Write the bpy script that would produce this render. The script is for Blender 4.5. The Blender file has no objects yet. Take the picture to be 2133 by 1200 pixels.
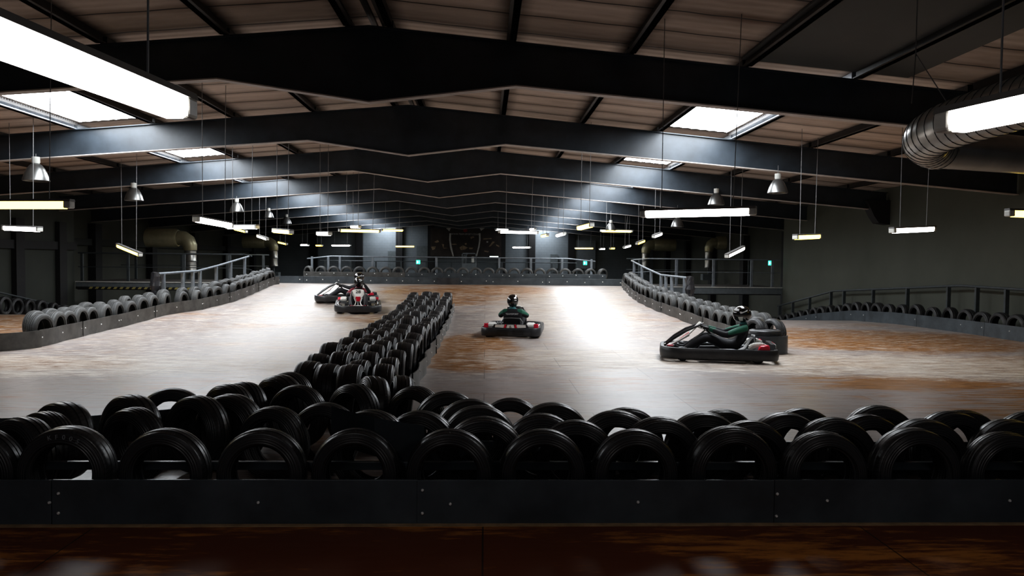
import bpy, bmesh, math, random
from mathutils import Vector, Matrix, Euler
random.seed(7)
C = bpy.context.scene.collection
R = math.radians
PI = math.pi
SC = bpy.context.scene

# ------------------------------------------------------------------ camera
W, H, F = 2133, 1200, 1600.0
CAMZ = 1.70
cam_d = bpy.data.cameras.new('camera'); cam = bpy.data.objects.new('camera', cam_d); C.objects.link(cam)
cam_d.sensor_width = 36; cam_d.lens = F / W * 36; cam_d.clip_start = 0.05; cam_d.clip_end = 300
YAW, PITCH, ROLL = R(-2.02), R(-2.04), R(0.57)
M3 = Matrix.Rotation(YAW, 3, 'Z') @ Matrix.Rotation(PI / 2 + PITCH, 3, 'X') @ Matrix.Rotation(ROLL, 3, 'Z')
cam.matrix_world = Matrix.Translation((0, 0, CAMZ)) @ M3.to_4x4()
SC.camera = cam

def ray(px, py): return (M3 @ Vector((px - W / 2, H / 2 - py, -F))).normalized()
def at_y(px, py, Y):
    d = ray(px, py); t = Y / d.y
    return Vector((d.x * t, Y, CAMZ + d.z * t))
def at_z(px, py, z):
    d = ray(px, py); t = (z - CAMZ) / d.z
    return Vector((d.x * t, d.y * t, z))

# ------------------------------------------------------------------ levels of the place
RX = -1.8                                  # ridge line
def sm(a, b, t):
    t = max(0, min(1, (t - a) / (b - a))); return t
def ramp(y):                               # main track: climbs onto the flyover
    t = y - 17.5
    if t <= 0: return 0.0
    if t < 2: z = .0481 * t * t / 4
    else: z = .0481 * (t - 1)
    return min(z, .62)
def down(y):                               # side tracks: dive under the bridges
    pts = [(0, 0), (21.5, 0), (24, -.1), (27, -.42), (32.2, -1.25), (36, -1.9), (80, -1.9)]
    for (a, za), (b, zb) in zip(pts, pts[1:]):
        if a <= y <= b: return za + (zb - za) * (y - a) / (b - a)
    return 0

# ------------------------------------------------------------------ materials
class NT:
    def __init__(s, name):
        s.m = bpy.data.materials.new(name); s.m.use_nodes = True
        s.t = s.m.node_tree; s.b = s.t.nodes['Principled BSDF']
    def n(s, typ, **kw):
        nd = s.t.nodes.new(typ)
        for k, v in kw.items():
            if k in nd.inputs.keys(): nd.inputs[k].default_value = v
            else: setattr(nd, k, v)
        return nd
    def l(s, a, b): s.t.links.new(a, b)
    def math(s, op, a, b=None, c=None):
        nd = s.t.nodes.new('ShaderNodeMath'); nd.operation = op
        for i, v in enumerate((a, b, c)):
            if v is None: continue
            if hasattr(v, 'links'): s.l(v, nd.inputs[i])
            else: nd.inputs[i].default_value = v
        return nd.outputs[0]
    def mix(s, f, a, b):
        nd = s.t.nodes.new('ShaderNodeMix'); nd.data_type = 'RGBA'
        for sock, v in ((nd.inputs[0], f), (nd.inputs[6], a), (nd.inputs[7], b)):
            if hasattr(v, 'links'): s.l(v, sock)
            else: sock.default_value = v if isinstance(v, float) else (*v, 1)[:4]
        return nd.outputs[2]
    def coord(s, scale=(1, 1, 1), which='Object', rot=(0, 0, 0)):
        tc = s.t.nodes.new('ShaderNodeTexCoord'); mp = s.t.nodes.new('ShaderNodeMapping')
        mp.inputs['Scale'].default_value = scale; mp.inputs['Rotation'].default_value = rot
        s.l(tc.outputs[which], mp.inputs[0]); return mp.outputs[0]
    def noise(s, scale, vec, detail=4, rough=.6):
        nd = s.n('ShaderNodeTexNoise', Scale=scale, Detail=detail, Roughness=rough); s.l(vec, nd.inputs['Vector']); return nd.outputs[0]
    def ramp(s, f, a, b):
        nd = s.t.nodes.new('ShaderNodeMapRange'); nd.inputs[1].default_value = a; nd.inputs[2].default_value = b
        s.l(f, nd.inputs[0]); return nd.outputs[0]
    def bump(s, h, strength=.3, dist=.01):
        nd = s.n('ShaderNodeBump', Strength=strength, Distance=dist); s.l(h, nd.inputs['Height']); s.l(nd.outputs[0], s.b.inputs['Normal'])

def plain(name, col, rough=.5, metal=0., noise=.15, scale=6., spec=.5, coat=0.):
    m = NT(name); v = m.coord()
    f = m.noise(scale, v)
    a = tuple(c * (1 - noise) for c in col); b = tuple(min(1, c * (1 + noise)) for c in col)
    m.l(m.mix(m.ramp(f, .3, .7), a, b), m.b.inputs['Base Color'])
    m.b.inputs['Roughness'].default_value = rough; m.b.inputs['Metallic'].default_value = metal
    m.b.inputs['Specular IOR Level'].default_value = spec; m.b.inputs['Coat Weight'].default_value = coat
    return m.m
def emit(name, col, strength, base=(.8, .8, .8)):
    m = NT(name); m.b.inputs['Base Color'].default_value = (*base, 1)
    m.b.inputs['Emission Color'].default_value = (*col, 1); m.b.inputs['Emission Strength'].default_value = strength
    m.b.inputs['Roughness'].default_value = .4
    return m.m

def floor_material(name, dark=False):
    m = NT(name); P = m.coord(); sep = m.t.nodes.new('ShaderNodeSeparateXYZ'); m.l(P, sep.inputs[0]); X, Y, _ = sep.outputs
    warp = m.noise(.8, P, 4, .6)
    def blob(cx, cy, rx, ry, wgt):
        dx = m.math('MULTIPLY', m.math('SUBTRACT', X, cx), 1 / rx); dy = m.math('MULTIPLY', m.math('SUBTRACT', Y, cy), 1 / ry)
        d = m.math('ADD', m.math('MULTIPLY', dx, dx), m.math('MULTIPLY', dy, dy))
        nd = m.t.nodes.new('ShaderNodeMapRange'); nd.interpolation_type = 'SMOOTHSTEP'; nd.inputs[1].default_value = 1.5; nd.inputs[2].default_value = .3; m.l(d, nd.inputs[0])
        return m.math('MULTIPLY', nd.outputs[0], wgt)
    def total(lst):
        t = None
        for b in lst: t = blob(*b) if t is None else m.math('ADD', t, blob(*b))
        return t
    big = m.noise(.22, m.coord((.7, 1.2, 1)), 4, .55); med = m.noise(.8, m.coord((.5, 1.6, 1)), 5, .65)
    st = m.noise(1.6, m.coord((.8, 9, 1)), 10, .72); st2 = m.noise(4.2, m.coord((.7, 3.6, 1)), 9, .72); fine = m.noise(9., m.coord((.28, 2.6, 1)), 6, .75)
    br = m.t.nodes.new('ShaderNodeTexBrick'); m.l(P, br.inputs['Vector'])
    for k, v in (('Scale', 1.), ('Mortar Size', .006), ('Brick Width', 2.44), ('Row Height', 1.22), ('Mortar Smooth', .1), ('Bias', 0.)): br.inputs[k].default_value = v
    br.inputs['Color1'].default_value = (0, 0, 0, 1); br.inputs['Color2'].default_value = (1, 1, 1, 1); br.inputs['Mortar'].default_value = (.5, .5, .5, 1)
    shc = m.t.nodes.new('ShaderNodeSeparateColor'); m.l(br.outputs['Color'], shc.inputs[0]); sheet = shc.outputs[0]
    if not dark:
        # bare orange-brown ply against grey rubbed ply
        bz = total([(-.25, 14.6, .95, 3.0, .8), (9.2, 17.0, 3.4, 2.6, .55), (-7.0, 12.2, 1.6, .6, .5), (-.9, 29.5, 3.4, 5., .6), (-2.6, 20.6, 1.6, 1.2, .4), (6.4, 9.6, 1.6, 1.8, .25), (10.6, 12.4, 2.6, 1.6, .5), (5.6, 10.8, 2.2, .7, .35), (-9.5, 10.5, 2.5, 1., .0), (6.4, 13., .8, .8, .4), (-12.5, 19, 3, 6, .5)])
        bz = m.math('ADD', bz, m.math('MULTIPLY', m.math('SUBTRACT', m.math('ADD', m.math('MULTIPLY', big, .6), m.math('MULTIPLY', med, .9)), .84), 1.5))
        bz = m.math('ADD', bz, m.math('MULTIPLY', m.math('SUBTRACT', st, .5), 2.6))
        bz = m.math('ADD', bz, m.math('MULTIPLY', m.math('SUBTRACT', sheet, .5), .16))
        brown = m.ramp(bz, -.06, .30)
        pz = total([(6.2, 12.6, 3.4, 1.6, .11), (-7.0, 12.2, 4.2, 1.2, .10), (1.6, 13.4, 2.0, 1.5, .09), (2.2, 23.5, 2.4, 6., .06), (-4.2, 24., 2.8, 5., .05), (9.0, 12.5, 3., 1.6, .08), (3.5, 9.5, 4., 2.2, -.16), (-5., 9., 4., 1.8, -.16)])
        scr = m.ramp(m.noise(7., m.coord((.16, 2.0, 1)), 7, .8), .50, .54)
        pale = m.ramp(m.math('ADD', m.math('ADD', st2, m.math('MULTIPLY', pz, 1.1)), m.math('MULTIPLY', m.math('SUBTRACT', st, .5), .8)), .55, .585)
        grey = m.mix(med, (.21, .178, .168), (.44, .395, .375)); ora = m.mix(m.ramp(st2, .35, .65), (.15, .062, .020), (.40, .195, .065))
        col = m.mix(brown, grey, ora)
        col = m.mix(m.math('MULTIPLY', pale, .8), col, (.60, .55, .48))
        col = m.mix(m.math('MULTIPLY', m.math('MULTIPLY', scr, m.ramp(m.math('ADD', pz, m.math('MULTIPLY', med, .12)), .07, .13)), .75), col, m.mix(med, (.16, .085, .045), (.30, .20, .13)))
        dk = m.ramp(fine, .53, .58); col = m.mix(m.math('MULTIPLY', dk, .5), col, (.13, .085, .06))
        col = m.mix(m.math('MULTIPLY', br.outputs['Fac'], .5), col, (.05, .035, .03))
        rg = m.math('ADD', m.math('ADD', m.math('MULTIPLY', st2, .22), m.math('MULTIPLY', pale, .12)), .25)
        m.b.inputs['Specular IOR Level'].default_value = .30
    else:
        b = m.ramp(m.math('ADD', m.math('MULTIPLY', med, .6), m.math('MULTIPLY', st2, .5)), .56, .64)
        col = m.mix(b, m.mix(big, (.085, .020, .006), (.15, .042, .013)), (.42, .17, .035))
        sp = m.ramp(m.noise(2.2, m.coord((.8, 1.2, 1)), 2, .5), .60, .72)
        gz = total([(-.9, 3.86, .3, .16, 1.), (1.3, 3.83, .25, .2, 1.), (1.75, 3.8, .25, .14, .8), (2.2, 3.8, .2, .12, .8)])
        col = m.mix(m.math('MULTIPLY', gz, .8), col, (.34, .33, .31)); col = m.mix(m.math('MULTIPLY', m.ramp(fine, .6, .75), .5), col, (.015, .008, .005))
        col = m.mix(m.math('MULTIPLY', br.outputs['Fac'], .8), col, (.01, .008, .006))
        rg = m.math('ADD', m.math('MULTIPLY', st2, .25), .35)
    m.l(col, m.b.inputs['Base Color']); m.l(rg, m.b.inputs['Roughness'])
    m.bump(m.math('ADD', st2, m.math('MULTIPLY', br.outputs['Fac'], -.6)), .2, .003)
    return m.m

def roof_material():
    m = NT('roof_sheet'); P = m.coord(); sep = m.t.nodes.new('ShaderNodeSeparateXYZ'); m.l(P, sep.inputs[0]); X, Y, _ = sep.outputs
    wv = m.math('MULTIPLY', m.noise(.6, m.coord((1, .3, 1)), 2), .22)
    yy = m.math('DIVIDE', m.math('ADD', Y, wv), .86)
    fr_ = m.math('FRACT', yy); line = m.math('LESS_THAN', fr_, .045)
    n = m.noise(.7, m.coord((.35, 1.3, 1)), 5, .7); n2 = m.noise(.28, P, 3); cell = m.noise(3.1, m.coord((.0, 1.16, 1)), 0)
    edge = m.ramp(m.math('ABSOLUTE', m.math('SUBTRACT', fr_, .5)), .5, .25)  # curved shading toward each sheet lap, put into the colour
    f = m.math('ADD', m.math('ADD', m.math('MULTIPLY', n, .75), m.math('MULTIPLY', n2, .45)), m.math('MULTIPLY', edge, .22))
    col = m.mix(m.ramp(f, .45, .98), (.16, .105, .075), (.66, .55, .47))
    # darker bands along the purlins
    o = m.math('ABSOLUTE', m.math('SUBTRACT', X, -1.8)); pf = m.math('FRACT', m.math('DIVIDE', m.math('SUBTRACT', o, .3), 1.86))
    purlin_band = m.ramp(m.math('ABSOLUTE', m.math('SUBTRACT', pf, .5)), .34, .5)
    col = m.mix(m.math('MULTIPLY', purlin_band, .75), col, (.05, .035, .028))
    col = m.mix(line, col, (.02, .014, .010))
    m.l(col, m.b.inputs['Base Color']); m.b.inputs['Roughness'].default_value = .8
    w = m.math('SINE', m.math('MULTIPLY', Y, 2 * PI / .215)); m.bump(w, .35, .02)
    return m.m

def rubber_material(name, a, b):
    m = NT(name); P = m.coord(); sep = m.t.nodes.new('ShaderNodeSeparateXYZ'); m.l(P, sep.inputs[0])
    x, y, z = sep.outputs
    ang = m.math('ARCTAN2', z, y); rad = m.math('POWER', m.math('ADD', m.math('MULTIPLY', y, y), m.math('MULTIPLY', z, z)), .5)
    saw = m.math('SINE', m.math('ADD', m.math('MULTIPLY', ang, 58), m.math('MULTIPLY', x, 42)))
    tread = m.math('MULTIPLY', m.math('GREATER_THAN', saw, .55), m.math('GREATER_THAN', rad, .272))
    ring = m.math('MULTIPLY', m.math('SINE', m.math('MULTIPLY', rad, 420)), .25)
    n = m.noise(9., P, 4)
    oi = m.t.nodes.new('ShaderNodeObjectInfo')
    col = m.mix(m.math('MULTIPLY', m.math('ADD', n, oi.outputs['Random']), .5), a, b)
    m.l(m.mix(m.math('MULTIPLY', tread, .6), col, tuple(c * .25 for c in a)), m.b.inputs['Base Color'])
    m.b.inputs['Roughness'].default_value = .38 if a[0] < .03 else .55; m.b.inputs['Specular IOR Level'].default_value = .7 if a[0] < .03 else .35
    m.bump(m.math('SUBTRACT', ring, m.math('MULTIPLY', tread, 1.5)), .9, .008)
    return m.m

def wall_material(name, a, b, brick=False, dirty=True):
    m = NT(name); P = m.coord()
    f = m.noise(.5, P, 5, .6); col = m.mix(m.ramp(f, .3, .7), a, b)
    if brick:
        br = m.t.nodes.new('ShaderNodeTexBrick'); m.l(m.coord(rot=(PI / 2, 0, 0)), br.inputs['Vector'])
        for k, v in (('Scale', 1.), ('Mortar Size', .012), ('Brick Width', .44), ('Row Height', .22)): br.inputs[k].default_value = v
        col = m.mix(m.math('MULTIPLY', br.outputs['Fac'], .25), col, tuple(c * .5 for c in a))
    m.l(col, m.b.inputs['Base Color']); m.b.inputs['Roughness'].default_value = .75
    return m.m

MAT = dict(
    floor=floor_material('track_plywood'), floor_dark=floor_material('track_plywood_dark', True),
    roof=roof_material(),
    rubber=rubber_material('tyre_rubber', (.012, .012, .013), (.030, .031, .033)),
    rubber_old=rubber_material('tyre_rubber_grey', (.055, .057, .058), (.125, .125, .12)),
    rubber_mid=rubber_material('tyre_rubber_worn', (.022, .023, .025), (.05, .052, .054)),
    beam=plain('beam_paint', (.034, .043, .053), .33, 0, .3, 2.),
    flange_lit=plain('flange_bounce_lit', (.50, .45, .42), .55, 0, .2, 3.),  # dark grey flange lightened: floor bounce light put into the colour
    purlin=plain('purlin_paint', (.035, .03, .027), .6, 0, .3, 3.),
    purlin_pale_lit=plain('purlin_pale_lit_paint', (.42, .47, .53), .5, 0, .15, 3.),
    board=plain('barrier_plastic', (.058, .070, .080), .38, 0, .35, 2.5),
    board_grey=plain('barrier_plastic_scuffed', (.085, .083, .078), .5, 0, .4, 4.),
    rail=plain('rail_paint', (.20, .225, .25), .45, .2, .2, 6.),
    rail_dark=plain('rail_paint_dark', (.06, .07, .075), .5, .2, .2, 6.),
    steel=plain('bolt_steel', (.85, .85, .83), .35, .2),
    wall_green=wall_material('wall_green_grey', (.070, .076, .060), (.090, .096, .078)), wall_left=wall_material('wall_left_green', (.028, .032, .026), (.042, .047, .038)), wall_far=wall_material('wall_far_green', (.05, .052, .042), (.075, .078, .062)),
    wall_grey=wall_material('wall_blue_grey', (.16, .185, .205), (.23, .26, .285), True),
    wall_dark=wall_material('wall_dark', (.02, .022, .02), (.035, .037, .033)),
    pilaster=plain('pilaster_dark', (.012, .012, .013), .7),
    deck_dark=plain('deck_dark', (.05, .045, .04), .7), wood=plain('timber_edge', (.30, .20, .11), .6, 0, .4, 8.),
    galv=plain('galvanised_steel', (.42, .41, .385), .33, .75, .12, 3.),
    brass=plain('tinted_steel_duct', (.50, .46, .30), .35, .35, .15, 3.),
    lamp_shell=plain('lamp_aluminium', (.17, .17, .165), .32, .8, .15, 5.),
    housing=plain('light_housing', (.17, .165, .16), .5), endcap=plain('light_end_cap', (.62, .62, .58), .35),
    chain=plain('hanging_chain', (.25, .25, .25), .5, .3),
    skylight=emit('skylight_sheet', (.90, .95, 1.), 16.),
    tube_white=emit('diffuser_white', (1., .95, .92), 14.), tube_yellow=emit('diffuser_yellow', (1., .70, .11), 6.),
    green=emit('exit_green', (.05, 1., .55), 2.2, (.02, .3, .15)), exit_white=emit('exit_white', (.9, 1., .95), 1.5),
    kart_black=plain('kart_plastic', (.028, .029, .032), .38, 0, .25, 8.), kart_red=plain('kart_red', (.62, .02, .05), .3, 0, .05),
    kart_white=plain('kart_white', (.78, .77, .74), .3, 0, .06), kart_frame=plain('kart_frame', (.35, .36, .37), .35, .8),
    black_cloth=plain('black_cloth', (.012, .012, .014), .85), skin=plain('skin', (.55, .33, .24), .5),
    helmet_black=plain('helmet_black', (.010, .009, .009), .12, 0, .1, 5., .6, .8), helmet_white=plain('helmet_white', (.75, .75, .75), .18, 0, .03, 5., .5, .5),
    visor=plain('visor_dark', (.01, .01, .013), .06, 0, .1, 5., .8), glove=plain('glove_black', (.03, .028, .028), .6),
    poster_dark=plain('poster_print', (.035, .026, .024), .5, 0, .5, 1.2), poster_silver=plain('poster_silver', (.62, .60, .57), .5),
    poster_red=plain('poster_red', (.3, .015, .02), .5), poster_gold=plain('poster_ochre', (.30, .22, .14), .5, 0, .5, 4.),
    ink=plain('black_ink', (.01, .01, .01), .6), hazard_yellow=plain('hazard_yellow', (.35, .30, .10), .6), paint_white=plain('white_paint', (.7, .7, .7), .6),
    sheet_black=plain('black_wrap', (.03, .03, .033), .22), ceiling_board=wall_material('ceiling_board', (.085, .085, .08), (.11, .11, .105)),
    mesh_grey=plain('cabinet_paint', (.13, .15, .16), .6), faded=plain('faded_letter', (.25, .27, .28), .6),
)

# ------------------------------------------------------------------ mesh helpers
def obj(name, bm, mat, parent=None, smooth=False, loc=None):
    me = bpy.data.meshes.new(name); bm.normal_update(); bm.to_mesh(me); bm.free()
    for mm in (mat if isinstance(mat, (list, tuple)) else [mat]): me.materials.append(MAT[mm] if isinstance(mm, str) else mm)
    if smooth:
        for p in me.polygons: p.use_smooth = True
        try: me.set_sharp_from_angle(angle=R(38))
        except Exception: pass
    o = bpy.data.objects.new(name, me); C.objects.link(o)
    if parent: o.parent = parent
    if loc: o.location = loc
    return o
def tag(o, label=None, cat=None, group=None, kind=None):
    if label: o['label'] = label
    if cat: o['category'] = cat
    if group: o['group'] = group
    if kind: o['kind'] = kind
    return o
def empty(name, loc=(0, 0, 0), rot=(0, 0, 0)):
    o = bpy.data.objects.new(name, None); C.objects.link(o); o.location = loc; o.rotation_euler = rot; o.empty_display_size = .1; return o
def struct(name, bm, mat, label=None, smooth=False):
    o = obj(name, bm, mat, None, smooth); o['kind'] = 'structure'
    if label: o['label'] = label
    return o
def box(bm, a, b, bev=0, mtx=None, mi=0):
    vs = [bm.verts.new((x, y, z)) for x in (a[0], b[0]) for y in (a[1], b[1]) for z in (a[2], b[2])]
    if mtx:
        for v in vs: v.co = mtx @ v.co
    fs = [bm.faces.new([vs[i] for i in q]) for q in ((0, 1, 3, 2), (4, 6, 7, 5), (0, 4, 5, 1), (2, 3, 7, 6), (0, 2, 6, 4), (1, 5, 7, 3))]
    bmesh.ops.recalc_face_normals(bm, faces=fs)
    for f in fs: f.material_index = mi
    if bev:
        es = list({e for f in fs for e in f.edges}); bmesh.ops.bevel(bm, geom=es, offset=bev, segments=2, profile=.5, affect='EDGES')
def tube(bm, pts, r, seg=8, closed=False, cap=True):
    pts = [Vector(p) for p in pts]; n = len(pts); rings = []
    rr = r if isinstance(r, (list, tuple)) else [r] * n
    prev = None
    for i, p in enumerate(pts):
        a = pts[i - 1] if (i or closed) else p; b = pts[(i + 1) % n] if (i < n - 1 or closed) else p
        d = (b - a).normalized()
        if prev is None: u = d.cross(Vector((0, 0, 1)) if abs(d.z) < .9 else Vector((1, 0, 0))).normalized()
        else: u = (prev - d * prev.dot(d)).normalized()
        prev = u; w = d.cross(u)
        rings.append([bm.verts.new(p + (u * math.cos(2 * PI * k / seg) + w * math.sin(2 * PI * k / seg)) * rr[i]) for k in range(seg)])
    for i in range(n if closed else n - 1):
        A, B = rings[i], rings[(i + 1) % n]
        for k in range(seg): bm.faces.new((A[k], A[(k + 1) % seg], B[(k + 1) % seg], B[k]))
    if cap and not closed:
        bm.faces.new(rings[0][::-1]); bm.faces.new(rings[-1])
def lathe(bm, prof, seg=24, axis='Z', closed=False, mtx=None):
    rings = []
    for k in range(seg):
        a = 2 * PI * k / seg; ring = []
        for (r, h) in prof:
            if axis == 'Z': co = Vector((r * math.cos(a), r * math.sin(a), h))
            elif axis == 'X': co = Vector((h, r * math.cos(a), r * math.sin(a)))
            else: co = Vector((r * math.cos(a), h, r * math.sin(a)))
            ring.append(bm.verts.new(mtx @ co if mtx else co))
        rings.append(ring)
    n = len(prof)
    for k in range(seg):
        A, B = rings[k], rings[(k + 1) % seg]
        for i in range(n if closed else n - 1):
            j = (i + 1) % n
            bm.faces.new((A[i], A[j], B[j], B[i]))
    bmesh.ops.remove_doubles(bm, verts=[v for v in bm.verts], dist=1e-5)
    bmesh.ops.recalc_face_normals(bm, faces=bm.faces[:])
def prism(bm, poly, axis, a, b):                    # poly in the plane across the axis
    def co(p, t): return {'X': (t, p[0], p[1]), 'Y': (p[0], t, p[1]), 'Z': (p[0], p[1], t)}[axis]
    A = [bm.verts.new(co(p, a)) for p in poly]; B = [bm.verts.new(co(p, b)) for p in poly]
    bm.faces.new(A); bm.faces.new(B[::-1]); n = len(poly)
    for i in range(n): bm.faces.new((A[i], B[i], B[(i + 1) % n], A[(i + 1) % n]))
    bmesh.ops.recalc_face_normals(bm, faces=bm.faces[:])
def ribbon(bm, pts, z0, h, t):                      # upright band following ground points (x,y), base z via function
    n = len(pts); rows = []
    for i, (x, y) in enumerate(pts):
        a = Vector(pts[max(0, i - 1)]); b = Vector(pts[min(n - 1, i + 1)]); d = (b - a).normalized(); nr = Vector((-d.y, d.x)) * t / 2
        zb = z0(x, y); rows.append([bm.verts.new((x + s * nr.x, y + s * nr.y, z)) for s, z in ((-1, zb), (-1, zb + h), (1, zb + h), (1, zb))])
    for A, B in zip(rows, rows[1:]):
        for k in range(4): bm.faces.new((A[k], A[(k + 1) % 4], B[(k + 1) % 4], B[k]))
    bm.faces.new(rows[0][::-1]); bm.faces.new(rows[-1]); bmesh.ops.recalc_face_normals(bm, faces=bm.faces[:])
def text_bm(body, size, extrude=.002):
    cu = bpy.data.curves.new('t', 'FONT'); cu.body = body; cu.size = size; cu.extrude = extrude; cu.align_x = 'CENTER'; cu.align_y = 'CENTER'
    o = bpy.data.objects.new('t', cu); C.objects.link(o); dg = bpy.context.evaluated_depsgraph_get()
    me = bpy.data.meshes.new_from_object(o.evaluated_get(dg)); bm = bmesh.new(); bm.from_mesh(me)
    bpy.data.objects.remove(o); bpy.data.curves.remove(cu); bpy.data.meshes.remove(me); return bm
BM = bmesh.new
ORD = 'first second third fourth fifth sixth seventh eighth ninth tenth eleventh twelfth thirteenth fourteenth fifteenth sixteenth seventeenth eighteenth nineteenth twentieth'.split()
def ordn(i):
    if i < 20: return ORD[i]
    tens = {2: 'twenty', 3: 'thirty', 4: 'forty'}[(i + 1) // 10]; u = (i + 1) % 10
    return {2: 'twentieth', 3: 'thirtieth', 4: 'fortieth'}[(i + 1) // 10] if u == 0 else tens + '-' + ORD[u - 1]

# ------------------------------------------------------------------ floor
XL, XR = -16.25, 12.72            # inner side walls
ML, MR = -9.3, 6.1            # edges of the raised middle track
def sheet(xs, ys, zf, thick=None):
    bm = BM(); g = [[bm.verts.new((x, y, zf(x, y))) for x in xs] for y in ys]
    for j in range(len(ys) - 1):
        for i in range(len(xs) - 1): bm.faces.new((g[j][i], g[j][i + 1], g[j + 1][i + 1], g[j + 1][i]))
    return bm
def fr(a, b, n): return [a + (b - a) * i / n for i in range(n + 1)]
struct('floor', sheet([XL, -12, ML, -2, MR, XR], fr(4.9, 17.5, 8), lambda x, y: 0), 'floor', 'scuffed brown plywood kart track floor with pale rubbed tyre marks')
struct('floor_walkway', sheet([-9, 0, 9], [-1.5, 2, 4.9], lambda x, y: 0), 'floor_dark', 'dark reddish-brown plywood walkway in front of the near barrier')  # darker, redder version of the track plywood
bm = sheet(fr(ML, MR, 4), fr(17.5, 35.3, 60), lambda x, y: ramp(y))
struct('floor_ramp', bm, 'floor', 'plywood track rising gently toward the tyre wall at the back')
for nm, a, b, lab in (('floor_left', XL, ML, 'side track floor dropping away under the left bridge'), ('floor_right', MR, XR, 'side track floor dropping away under the right bridge')):
    struct(nm, sheet(fr(a, b, 2), fr(17.5, 36, 40), lambda x, y: down(y)), 'floor', lab)
struct('floor_lower', sheet([-18.3, -9, 5, 14.7], [36, 50, 66.2], lambda x, y: -1.9), 'wall_dark')
# raised track side faces
bm = BM()
for x in (ML, MR):
    pts = fr(17.5, 35.3, 60); lo = [bm.verts.new((x, y, down(y))) for y in pts]; hi = [bm.verts.new((x, y, ramp(y) - .002)) for y in pts]
    for i in range(60): bm.faces.new((lo[i], lo[i + 1], hi[i + 1], hi[i]))
f = [bm.verts.new(c) for c in ((ML, 35.3, -1.9), (MR, 35.3, -1.9), (MR, 35.3, .62), (ML, 35.3, .62))]; bm.faces.new(f)
struct('wall_ramp_side', bm, 'wall_dark', 'dark sides of the raised track')

# ------------------------------------------------------------------ walls
def ztop(o): return 5.27 - .09 * o         # frame top
def zroof(x): return ztop(abs(x - RX)) + .15
bm = BM(); prism(bm, [(XR, -2.5), (XR + .2, -2.5), (XR + .2, zroof(XR)), (XR, zroof(XR))], 'Y', 5.0, 32.4)
struct('wall_right', bm, 'wall_green', 'plain green-grey inner wall beside the right track')
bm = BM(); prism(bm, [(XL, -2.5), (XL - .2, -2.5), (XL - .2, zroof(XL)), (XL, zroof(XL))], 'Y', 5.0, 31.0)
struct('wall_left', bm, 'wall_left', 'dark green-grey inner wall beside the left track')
for nm, x in (('wall_right_far', 14.5), ('wall_left_far', -18.1)):
    s = 1 if x > 0 else -1
    bm = BM(); prism(bm, [(x, -2.), (x + .2 * s, -2.), (x + .2 * s, zroof(x)), (x, zroof(x))], 'Y', 31.0, 66.2); struct(nm, bm, 'wall_far', 'side wall panels receding behind the bridge')
bm = BM(); prism(bm, [(-18.3, -2), (14.7, -2), (14.7, zroof(14.7)), (RX, zroof(RX)), (-18.3, zroof(-18.3))], 'Y', 66.0, 66.2)
struct('wall_back', bm, 'wall_grey', 'blue-grey block wall at the far end of the hall')
n = 1
def trim(bm, mat, lab):
    global n
    o = struct('trim_%d' % n, bm, mat, lab); n += 1; return o
# dark pilasters on the far wall and side walls
for px in (534 + 215, 832, 898, 1046, 1108, 1190, 655):
    p = at_y(px, 520, 65.85); bm = BM(); box(bm, (p.x - .28, 65.6, -1.9), (p.x + .28, 66.0, zroof(p.x) - .25)); trim(bm, 'pilaster', 'dark steel column against the back wall')
for k in range(6, 11):
    for x, s in ((14.5, -1), (-18.1, 1)):
        bm = BM(); box(bm, (min(x, x + s * .35), 6 * k - .3, -1.9), (max(x, x + s * .35), 6 * k + .3, ztop(abs(x - RX)) - .6)); trim(bm, 'pilaster', 'dark steel column on the side wall')
for y in (12.0, 18.0, 21.3, 24.0, 27.2, 29.9):
    bm = BM(); box(bm, (XL, y - .25, -1.8), (XL + .18, y + .25, 3.0)); trim(bm, 'pilaster', 'dark column on the left inner wall')
bm = BM(); box(bm, (XL, 12, 1.95), (XL + .12, 31.0, 2.25)); trim(bm, 'pilaster', 'dark horizontal sheeting rail on the left inner wall')
bm = BM(); prism(bm, [(XR - .75, 3.7), (XR, 3.7), (XR, 2.95), (XR - .35, 3.0), (XR - .5, 3.2)], 'Y', 23.8, 24.2); trim(bm, 'pilaster', 'dark haunch bracket at the right inner wall')
bm = BM(); box(bm, (-18.1, 30.2, 2.2), (-17.9, 66, 2.5)); trim(bm, 'wall_dark', 'sheeting rail on the far left wall')

# ------------------------------------------------------------------ roof: sheets, skylights, purlins, frames
def slope_pt(s, o): return RX + s * o, ztop(o) + .15
for s, nm in ((1, 'right'), (-1, 'left')):
    bm = BM()
    for (a, b, y0, y1) in ((0, 5.98, .0, 66), (7.42, 16.5, .0, 66), (5.98, 7.42, 66, 66.2)):
        xa, za = slope_pt(s, a); xb, zb = slope_pt(s, b)
        v = [bm.verts.new(c) for c in ((xa, y0, za), (xb, y0, zb), (xb, y1, zb), (xa, y1, za))]; bm.faces.new(v)
    # slivers of roof over each frame between the skylights
    for k in range(2, 11):
        xa, za = slope_pt(s, 5.98); xb, zb = slope_pt(s, 7.42)
        v = [bm.verts.new(c) for c in ((xa, 6 * k - .12, za), (xb, 6 * k - .12, zb), (xb, 6 * k * 1.055 + .06, zb), (xa, 6 * k * 1.055 + .06, za))]; bm.faces.new(v)
    struct('ceiling_' + nm, bm, 'roof', 'grimy cream corrugated roof sheets over the %s slope' % nm)
    xa, za = slope_pt(s, 5.75); xb, zb = slope_pt(s, 8.4 if s > 0 else 7.5)
    bm = BM(); prism(bm, [(xa, za - .01), (xb, zb - .01), (xb, zb - .04), (xa, za - .04)], 'Y', 0, 11.93)
    struct('ceiling_panel_' + nm, bm, 'ceiling_board', 'grey board covering the first rooflight')
wn = 1
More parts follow.
